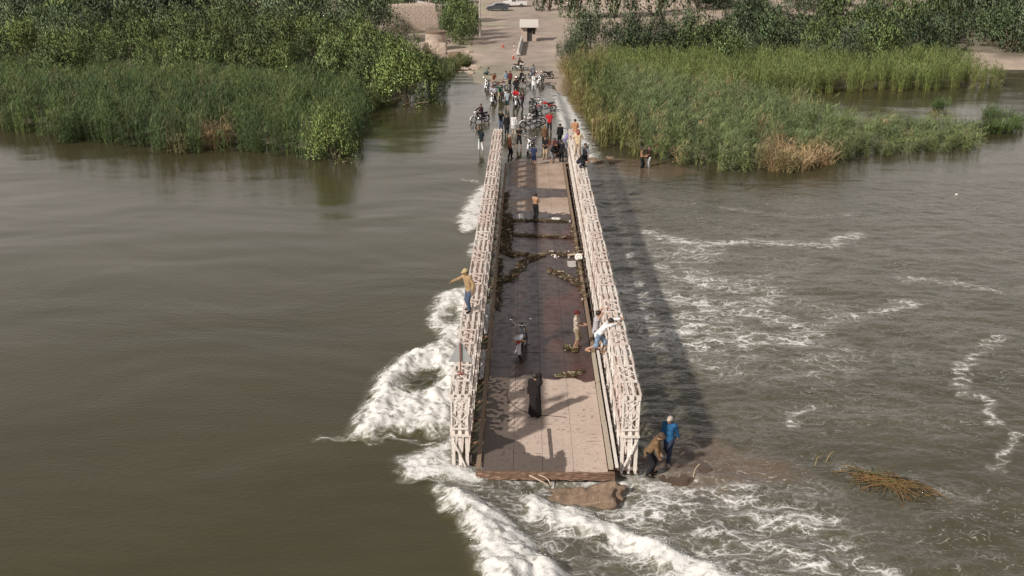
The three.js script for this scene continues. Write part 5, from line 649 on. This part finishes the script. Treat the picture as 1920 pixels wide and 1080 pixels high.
{ // drifted reed stalks, leaves and litter on the deck
  const lines = [[[[-2.0, -25.26], [-0.22, -24.99], [2.0, -24.74]], 0.12, 330], [[[-2.0, -27.9], [-0.21, -28.04], [1.95, -27.96]], 0.11, 200], [[[-2.0, -17.4], [-1.46, -17.8], [-0.67, -20.64], [0.27, -21.7]], 0.2, 420], [[[0.68, -21.98], [1.46, -21.54], [1.76, -21.73]], 0.16, 70], [[[0.61, -19.17], [1.34, -18.22], [2.0, -17.09]], 0.15, 240], [[[-1.9, -29.4], [-1.7, -26.3], [-1.85, -22.4]], 0.32, 720], [[[-1.9, -22.4], [-1.3, -21.6], [-0.6, -21.7]], 0.2, 200], [[[2.1, -27], [2.15, -22], [2.12, -15]], 0.08, 300], [[[0.7, -6.9], [1.1, -6.95], [1.6, -7.4]], 0.08, 50], [[[1.1, -9.6], [1.4, -9.4]], 0.1, 60], [[[-2.0, -21], [-1.9, -14]], 0.1, 130], [[[-1.9, -34.5], [-2.0, -30]], 0.1, 100]];
  const r = rng(41), L = []; for (const [P, w, n] of lines) { const len = P.slice(1).map((p, i) => Math.hypot(p[0] - P[i][0], p[1] - P[i][1])), tot = len.reduce((a, b) => a + b); for (let i = 0; i < n; i++) { let t = r() * tot, k = 0; while (k < len.length - 1 && t > len[k]) t -= len[k++]; t /= len[k]; const wob = 0.3 * w * n2(t * 9 + k, n), x = lerp(P[k][0], P[k + 1][0], t) + (r() + r() + r() - 1.5) * w + wob, z = lerp(P[k][1], P[k + 1][1], t) + (r() + r() + r() - 1.5) * w + wob; L.push([clamp(x, -2.2, 2.25), z, Math.atan2(P[k + 1][1] - P[k][1], P[k + 1][0] - P[k][0])]); } }
  const stalk = merge([bx([0, 0, 0], [0.42, 0.016, 0.02], [0, 0, 0.05]), bx([0.16, 0.01, 0.04], [0.2, 0.008, 0.025], [0.3, 0.6, 0.1]), bx([-0.14, 0.008, -0.03], [0.22, 0.006, 0.03], [0.2, -0.5, 0.0])]), m = shade(new THREE.InstancedMesh(stalk, mat(1, 1, 1, 0.85), L.length)), M = new THREE.Matrix4(), q = new THREE.Quaternion(), c = new THREE.Color();
  L.forEach(([x, z, a], i) => { q.setFromEuler(new THREE.Euler((r() - 0.5) * 0.5, -a + (r() - 0.5) * 1.6, (r() - 0.5) * 0.35)); M.compose(new THREE.Vector3(x, 0.015 + 0.05 * r(), z), q, new THREE.Vector3(0.5 + 0.9 * r(), 1, 0.7 + 0.8 * r())); m.setMatrixAt(i, M); const t = r(); m.setColorAt(i, t < 0.74 ? c.setRGB(0.03 + 0.04 * r(), 0.022 + 0.025 * r(), 0.014) : t < 0.94 ? c.setRGB(0.13 + 0.1 * r(), 0.09 + 0.06 * r(), 0.05) : c.setRGB(0.4, 0.32, 0.22)); });
  m.name = 'reed_debris'; scene.add(m); tag(m, 'drifts of dead reed stalks and twigs washed across the deck', 'debris', undefined, 'stuff');
  const scrap = new THREE.IcosahedronGeometry(0.05, 1), sp = scrap.attributes.position; for (let i = 0; i < sp.count; i++) { const x = sp.getX(i), y = sp.getY(i), z = sp.getZ(i), k = 1 + 0.5 * n2(x * 40 + y * 23, z * 40); sp.setXYZ(i, x * k, y * k * 0.5, z * k); } scrap.computeVertexNormals();
  const S = []; for (let i = 0; i < 130; i++) { const p = L[Math.floor(r() * L.length)]; S.push([p[0] + (r() - 0.5) * 0.3, p[1] + (r() - 0.5) * 0.3]); } for (let i = 0; i < 26; i++) S.push([1.2 + (r() - 0.5) * 1.1, -21.7 + (r() - 0.5) * 1.2]);
  const t = shade(new THREE.InstancedMesh(scrap, mat(1, 1, 1, 0.6), S.length)); S.forEach(([x, z], i) => { q.setFromEuler(new THREE.Euler(r() * 3, r() * 6, r() * 3)); const s = 0.4 + 1.1 * r() * r(); M.compose(new THREE.Vector3(x, 0.03, z), q, new THREE.Vector3(s * 1.5, s, s)); t.setMatrixAt(i, M); const k = 0.35 + 0.4 * r(); t.setColorAt(i, c.setRGB(k, k * 0.94, k * 0.86)); });
  t.name = 'litter'; scene.add(t); tag(t, 'pale scraps of litter caught in the reed debris on the deck', 'litter', undefined, 'stuff');
}
function bag(label, p, s, c, seed) { const o = rock(p, s, seed, mat(...c, 0.5), 0.32, scene, 'plastic_bag'); return tag(o, label, 'plastic bag'); }
bag('crumpled white bag on the deck left of the bare-chested boy', [-0.94, 0.12, -28.5], [0.28, 0.3, 0.22], [0.7, 0.68, 0.66], 2);
bag('flat white bag in the debris right of the bare-chested boy', [1.15, 0.06, -28.2], [0.5, 0.14, 0.3], [0.66, 0.62, 0.58], 5);
bag('pale sheet of wet plastic stuck to the deck by the right kerb', [1.75, 0.02, -20.2], [0.45, 0.05, 0.9], [0.42, 0.39, 0.36], 7);
for (const [z, y, s, w] of [[-11.4, 0.25, 0.5, 'beside the parked motorcycle'], [-8.2, 0.2, 0.42, 'just past the warning sign'], [-7.0, 0.12, 0.36, 'nearest the camera'], [-13, 0.3, 0.4, 'farthest along the truss']]) bag('grey plastic rag snagged inside the left truss, the one ' + w, [-2.34, y, z], [0.16, s, 0.7], [0.34, 0.34, 0.35], z);
{ // raft of broken reeds drifting at the right
  const r = rng(17), g = [], col = []; const C = (q, c) => { const n = q.attributes.position.count, a = new Float32Array(n * 3); for (let i = 0; i < n; i++) a.set(c, i * 3); q.setAttribute('color', new THREE.BufferAttribute(a, 3)); return q; };
  for (let i = 0; i < 150; i++) { const a = 0.42 + (r() - 0.5) * 0.8 + (r() < 0.2 ? 2.2 * r() : 0), x = 11.3 + (r() + r() - 1) * 1.35, z = -0.15 + (x - 11.3) * 0.42 + (r() + r() - 1) * 0.5, l = 0.7 + 1.3 * r(), dx = Math.cos(a) * l / 2, dz = Math.sin(a) * l / 2, k = 0.7 + 0.6 * r(), y = -0.5 + 0.14 * r(), h = 0.02 + 0.2 * r() * r(); g.push(C(tube([[x - dx, y - 0.12, z - dz], [x, y + h, z], [x + dx, y - 0.12, z + dz]], 0.006 + 0.007 * r(), 4, 3), r() < 0.5 ? [0.17 * k, 0.095 * k, 0.034 * k] : r() < 0.45 ? [0.09 * k, 0.085 * k, 0.03 * k] : [0.05, 0.036, 0.02])); }
  for (const P of [[[9.1, -0.7, -1.2], [9.25, -0.35, -1.5], [9.5, -0.4, -1.75]], [[9.5, -0.7, -1.5], [9.75, -0.3, -1.7], [9.9, -0.28, -1.8]], [[9.7, -0.62, -1.1], [10.1, -0.45, -1.2], [10.7, -0.55, -1.05]]]) g.push(C(tube(P, 0.011, 4, 4), [0.34, 0.25, 0.11]));
  const o = part('reed_raft', merge(g), new THREE.MeshStandardMaterial({ vertexColors: true, roughness: 0.85 }), scene); tag(o, 'clump of broken brown reeds drifting in the river at lower right', 'reeds', undefined, 'stuff');
}
for (const [x, z, s, l] of [[14.45, -39.1, 0.13, 'dark float bobbing in the river off the right reed bank'], [28.5, -36.5, 0.09, 'small pale bottle floating far out on the right']]) { const o = thing('float', l, 'float', [x, height(x, z), z]); part('ball', new THREE.SphereGeometry(s, 14, 10), mat(...(s > 0.1 ? [0.015, 0.015, 0.015] : [0.6, 0.58, 0.52]), 0.4), o); part('neck', new THREE.CylinderGeometry(s * 0.25, s * 0.35, s, 10).translate(0, s * 1.1, 0), mat(0.05, 0.05, 0.05, 0.5), o); }
{ // spray thrown off the crests
  const r = rng(77), m = shade(new THREE.InstancedMesh(new THREE.IcosahedronGeometry(1, 1), mat(0.82, 0.81, 0.79, 0.6), 3600)), M = new THREE.Matrix4(), q = new THREE.Quaternion(); let n = 0;
  for (let t = 0; t < 400000 && n < 3600; t++) { const x = -7 + 14 * r(), z = -38 + 46 * r(), s = grid(gS, x, z, -2); if (s < -0.25 || s > 0.75 || (x > -2 && z < 0)) continue; const e = Math.exp(-Math.abs(s) * 2.2); if (r() > e * (z > -18 ? 1 : 0.5)) continue; const k = 0.003 + 0.009 * r() * r(); M.compose(new THREE.Vector3(x, height(x, z) + 0.01 + 0.22 * r() * r() * r() * e, z), q, new THREE.Vector3(k * (1 + r()), k, k * (1 + r()))); m.setMatrixAt(n++, M); }
  m.count = n; m.name = 'foam_spray'; scene.add(m); tag(m, 'white spray and froth along the crests of the standing waves', 'foam', undefined, 'stuff');
}
// ---------------------------------------------------------------- things along the road and the far bank
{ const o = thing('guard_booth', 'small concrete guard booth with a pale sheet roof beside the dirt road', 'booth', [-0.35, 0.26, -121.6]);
  part('wall', merge([bx([-1.05, 1.15, 0], [0.16, 2.3, 2.0]), bx([1.05, 1.15, 0], [0.16, 2.3, 2.0]), bx([0, 1.15, -0.95], [1.94, 2.3, 0.12]), bx([-0.62, 1.15, 0.94], [0.7, 2.3, 0.12]), bx([0.72, 0.5, 0.94], [0.5, 1.0, 0.12]), bx([0.35, 2.15, 0.94], [1.24, 0.3, 0.12])]), concrete, o); part('roof', bx([0, 2.5, 0.15], [2.8, 0.09, 3.0], [0.3, 0, 0]), mat(0.5, 0.46, 0.42, 0.7), o); part('door_shade_sheet', bx([0.1, 0.95, 0.8], [0.74, 1.9, 0.04]), mat(0.03, 0.028, 0.026, 0.9), o); part('window_frame', merge([bx([0.72, 1.5, 1.0], [0.5, 0.06, 0.05]), bx([0.72, 1.03, 1.0], [0.5, 0.06, 0.05]), bx([0.5, 1.27, 1.0], [0.05, 0.5, 0.05])]), mat(0.2, 0.18, 0.16, 0.6), o); }  // near-black sheet in the door opening stands in for the shade inside
for (let i = 0; i < 7; i++) { const z = -104.5 - i * 2.3, x = -1.75 + i * 0.05, s = new THREE.Shape(); s.moveTo(-0.3, 0); s.lineTo(0.3, 0); s.lineTo(0.27, 0.18); s.lineTo(0.1, 0.36); s.lineTo(0.075, 0.9); s.lineTo(-0.075, 0.9); s.lineTo(-0.1, 0.36); s.lineTo(-0.27, 0.18); s.closePath(); const o = thing('road_barrier', i ? 'whitewashed concrete barrier in the row before the guard booth' : 'end barrier of the whitewashed row, nearest the river', 'barrier', [x, ground(x, z), z + 1.1], 0.03 * Math.sin(i * 3), 'whitewashed barriers in a row'); part('body', new THREE.ExtrudeGeometry(s, { depth: 2.16, bevelEnabled: true, bevelSize: 0.02, bevelThickness: 0.02, bevelSegments: 1 }).translate(0, 0, -2.2), mat(0.5, 0.46, 0.43, 0.85), o); part('base_stripe', bx([0, 0.12, 0.03], [0.56, 0.1, 0.02]), mat(0.1, 0.09, 0.085, 0.8), o); }
for (const [x, z, l] of [[-4.05, -113, 'orange traffic cone farther back on the dirt road'], [-2.4, -100.2, 'orange traffic cone nearer the river, before the barriers']]) { const o = thing('traffic_cone', l, 'traffic cone', [x, ground(x, z) + 0.02, z]); part('cone', new THREE.CylinderGeometry(0.03, 0.15, 0.66, 16).translate(0, 0.37, 0), mat(0.36, 0.06, 0.035, 0.7), o); part('base', bx([0, 0.025, 0], [0.45, 0.05, 0.45]), mat(0.5, 0.07, 0.03, 0.7), o); part('band', new THREE.CylinderGeometry(0.083, 0.105, 0.1, 16).translate(0, 0.44, 0), mat(0.5, 0.46, 0.42, 0.6), o); }
{ const o = thing('marker_post', 'slim white and red marker post beside the barriers', 'post', [-2.35, ground(-2.35, -104.6), -104.6]); for (let i = 0; i < 6; i++) part('band', new THREE.CylinderGeometry(0.05, 0.05, 0.26, 10).translate(0, 0.13 + i * 0.26, 0), i % 2 ? mat(0.25, 0.1, 0.08, 0.6) : mat(0.7, 0.68, 0.66, 0.6), o); part('cap', new THREE.SphereGeometry(0.07, 10, 8).translate(0, 1.58, 0), mat(0.05, 0.05, 0.05, 0.5), o); }
for (const [x, z, h, l] of [[-7.85, -125.4, 8, 'slender grey utility pole at the left edge of the dirt road'], [-19.6, -166, 8, 'brown utility pole behind the ruined wall'], [-71, -178, 6, 'pale pole above the left thicket'], [5.2, -186, 6, 'thin white pole right of the parked cars']]) { const o = thing('utility_pole', l, 'pole', [x, ground(x, z), z]); part('shaft', new THREE.CylinderGeometry(0.09, 0.15, h, 10).translate(0, h / 2, 0), h === 8 && z > -130 ? mat(0.4, 0.36, 0.33, 0.8) : mat(0.3, 0.23, 0.18, 0.9), o); part('crossarm', bx([0, h - 0.4, 0], [1.4, 0.1, 0.1]), mat(0.25, 0.22, 0.2, 0.8), o); part('meter_box', bx([0, 2.9, 0.16], [0.26, 0.34, 0.14]), mat(0.62, 0.6, 0.58, 0.6), o); }
{ // ruined abutment on the left roadside
  tag(rock([-19.2, 2.2, -136.5], [9.5, 4.6, 1.6], 4, concrete, 0.025, scene, 'ruined_wall'), 'long weathered concrete wall of the ruined abutment left of the road', 'wall').rotation.y = 0.12;
  tag(rock([-13.0, 1.9, -134], [3.0, 3.6, 1.4], 6, rubble, 0.03, scene, 'ruined_wall'), 'reddish brick end of the ruined abutment beside the roadside shrubs', 'wall');
  const o = thing('pier_stump', 'round concrete pier stump left of the dirt road', 'pier', [-13.3, 0, -110]); part('shaft', new THREE.CylinderGeometry(1.45, 1.6, 2.5, 30, 3).translate(0, 1.3, 0), concrete, o); part('rim', new THREE.CylinderGeometry(1.55, 1.5, 0.3, 30).translate(0, 2.65, 0), rubble, o);
  [[-12.4, 0.7, -104.5, 2.0, 2.2, 1.2, 'tilted pale concrete block in front of the round pier stump'], [-14.6, 0.8, -105, 1.1, 2.0, 1.2, 'upright concrete fragment left of the tilted block'], [-10.2, 0.4, -102.5, 2.2, 0.8, 1.4, 'dark heap of rubble at the water side of the road'], [-8.6, 0.35, -107, 1.2, 0.4, 0.8, 'low stone lying on bare ground left of the road']].forEach(([x, y, z, a, b, c, l], i) => { tag(rock([x, y, z], [a, b, c], i + 11, i === 2 ? rubble : concrete, 0.14, scene, 'concrete_block'), l, 'rubble').rotation.y = i * 0.7; });
  const rr = rng(5); for (let i = 0; i < 16; i++) { const x = -6.6 - 2.2 * rr(), z = -88 - 6 * rr(); tag(rock([x, ground(x, z) + 0.08, z], [0.4 + 0.4 * rr(), 0.25 + 0.2 * rr(), 0.4 + 0.3 * rr()], i, concrete, 0.25, scene, 'stone'), 'pale stone in the pile at the water edge left of the road', 'stone', 'pale stones at the water edge'); }
  for (let i = 0; i < 9; i++) { const x = 3.4 + 3.2 * rr(), z = -45.5 - 1.6 * rr(); tag(rock([x, -0.62, z], [0.3 + 0.5 * rr(), 0.32, 0.3 + 0.4 * rr()], i + 40, rubble, 0.4, scene, 'stone'), 'brown stone breaking the water beyond the right truss', 'stone', 'brown stones beyond the right truss'); }
  { const p = thing('drain_pipe', 'thick pale pipe lying across the bank behind the roadside shrubs', 'pipe', [0, 0, 0]); part('pipe', tube([[-19, 4.4, -140], [-15, 3.9, -139], [-11.5, 4.7, -139.5], [-8.6, 4.6, -141]], 0.34, 12, 6), mat(0.36, 0.33, 0.31, 0.75), p); for (const x of [-16.5, -12.2, -10.2]) part('support', bx([x, 2.3, -139.3], [0.3, 4.2, 0.4]), concrete, p); }
  tag(rock([62, 1.6, -128], [6.5, 3.6, 5], 21, concrete, 0.16, scene, 'boulder'), 'large pale boulder above the sandy beach on the right', 'boulder');
  tag(rock([57, 1.2, -132], [7, 1.6, 3], 25, rubble, 0.16, scene, 'boulder'), 'low sandy ledge left of the large boulder', 'boulder');
  for (let i = 0; i < 14; i++) { const x = 14 + 40 * rr(), z = -140 - 10 * rr(); tag(rock([x, ground(x, z) + 0.3, z], [1 + 1.6 * rr(), 0.7 + 0.6 * rr(), 1 + rr()], i + 60, concrete, 0.22, scene, 'stone'), 'weathered stone scattered along the sandy right bank', 'stone', 'stones along the sandy bank'); }
}
function car(label, p, yaw, colour, pick) { // forward +z
  const o = thing(pick ? 'pickup_truck' : 'parked_car', label, pick ? 'pickup' : 'car', p, yaw), s = new THREE.Shape(), P = pick ? [[-2.5, 0.4], [-2.5, 1.0], [-0.4, 1.02], [-0.3, 1.65], [0.7, 1.65], [1.2, 1.08], [2.3, 0.95], [2.4, 0.4]] : [[-2.1, 0.38], [-2.15, 0.95], [-1.7, 1.35], [-0.9, 1.47], [0.3, 1.45], [1.0, 1.0], [2.0, 0.85], [2.15, 0.4]];
  P.forEach(([z, y], i) => i ? s.lineTo(z, y) : s.moveTo(z, y)); s.closePath(); part('body', new THREE.ExtrudeGeometry(s, { depth: 1.56, bevelEnabled: true, bevelSize: 0.06, bevelThickness: 0.08, bevelSegments: 3 }).rotateY(-Math.PI / 2).translate(0.78, 0, 0), gloss(colour), o);
  const glass = new THREE.MeshPhysicalMaterial({ color: lin(0.02, 0.025, 0.03), roughness: 0.08, clearcoat: 1 });
  for (const sd of [-1, 1]) { part('side_window', bx([0.865 * sd, 1.22, pick ? 0.2 : -0.4], [0.02, 0.32, pick ? 0.85 : 1.5]), glass, o); for (const z of [-1.35, 1.4]) { const w = part('wheel', new THREE.CylinderGeometry(0.33, 0.33, 0.22, 20).rotateZ(Math.PI / 2), rubber, o); w.position.set(0.8 * sd, 0.33, z); part('hubcap', new THREE.CylinderGeometry(0.19, 0.19, 0.24, 14).rotateZ(Math.PI / 2), steelM, w); } part('headlight', bx([0.6 * sd, 0.74, pick ? 2.42 : 2.16], [0.34, 0.14, 0.06]), lampM, o); part('tail_light', bx([0.66 * sd, 0.8, pick ? -2.58 : -2.18], [0.2, 0.2, 0.05]), tailM, o); }
  part('windscreen', bx([0, pick ? 1.38 : 1.25, pick ? 0.98 : 0.72], [1.4, 0.03, 0.62], [pick ? 0.86 : 0.6, 0, 0]), glass, o); if (pick) part('cargo_bed', bx([0, 1.06, -1.45], [1.5, 0.04, 1.9]), mat(0.3, 0.3, 0.3, 0.7), o); part('bumper', bx([0, 0.5, pick ? 2.46 : 2.2], [1.6, 0.16, 0.08]), blackP, o); return o;
}
car('dark grey car parked side-on at the top of the dirt road', [-6.6, ground(-6.6, -172), -172], -1.45, [0.05, 0.055, 0.07], false);
car('white pickup truck parked behind the dark grey car', [-3.2, ground(-3.2, -179), -179], -1.5, [0.62, 0.6, 0.58], true);
{ const g = thing('mud_wall', 'low brown mud wall with a pale coping at the top left', 'wall', [-86, ground(-86, -186), -186], 0.05); part('wall', bx([0, 1.2, 0], [34, 2.4, 0.6]), mat(0.2, 0.12, 0.075, 0.95), g); part('coping', bx([0, 2.5, 0], [34.2, 0.2, 0.8]), mat(0.5, 0.43, 0.36, 0.9), g); for (let i = 0; i < 5; i++) part('pier', bx([-16 + i * 8, 1.9, 0], [0.7, 3.8, 0.8]), mat(0.4, 0.33, 0.27, 0.9), g); }
renderer.render(scene, camera);
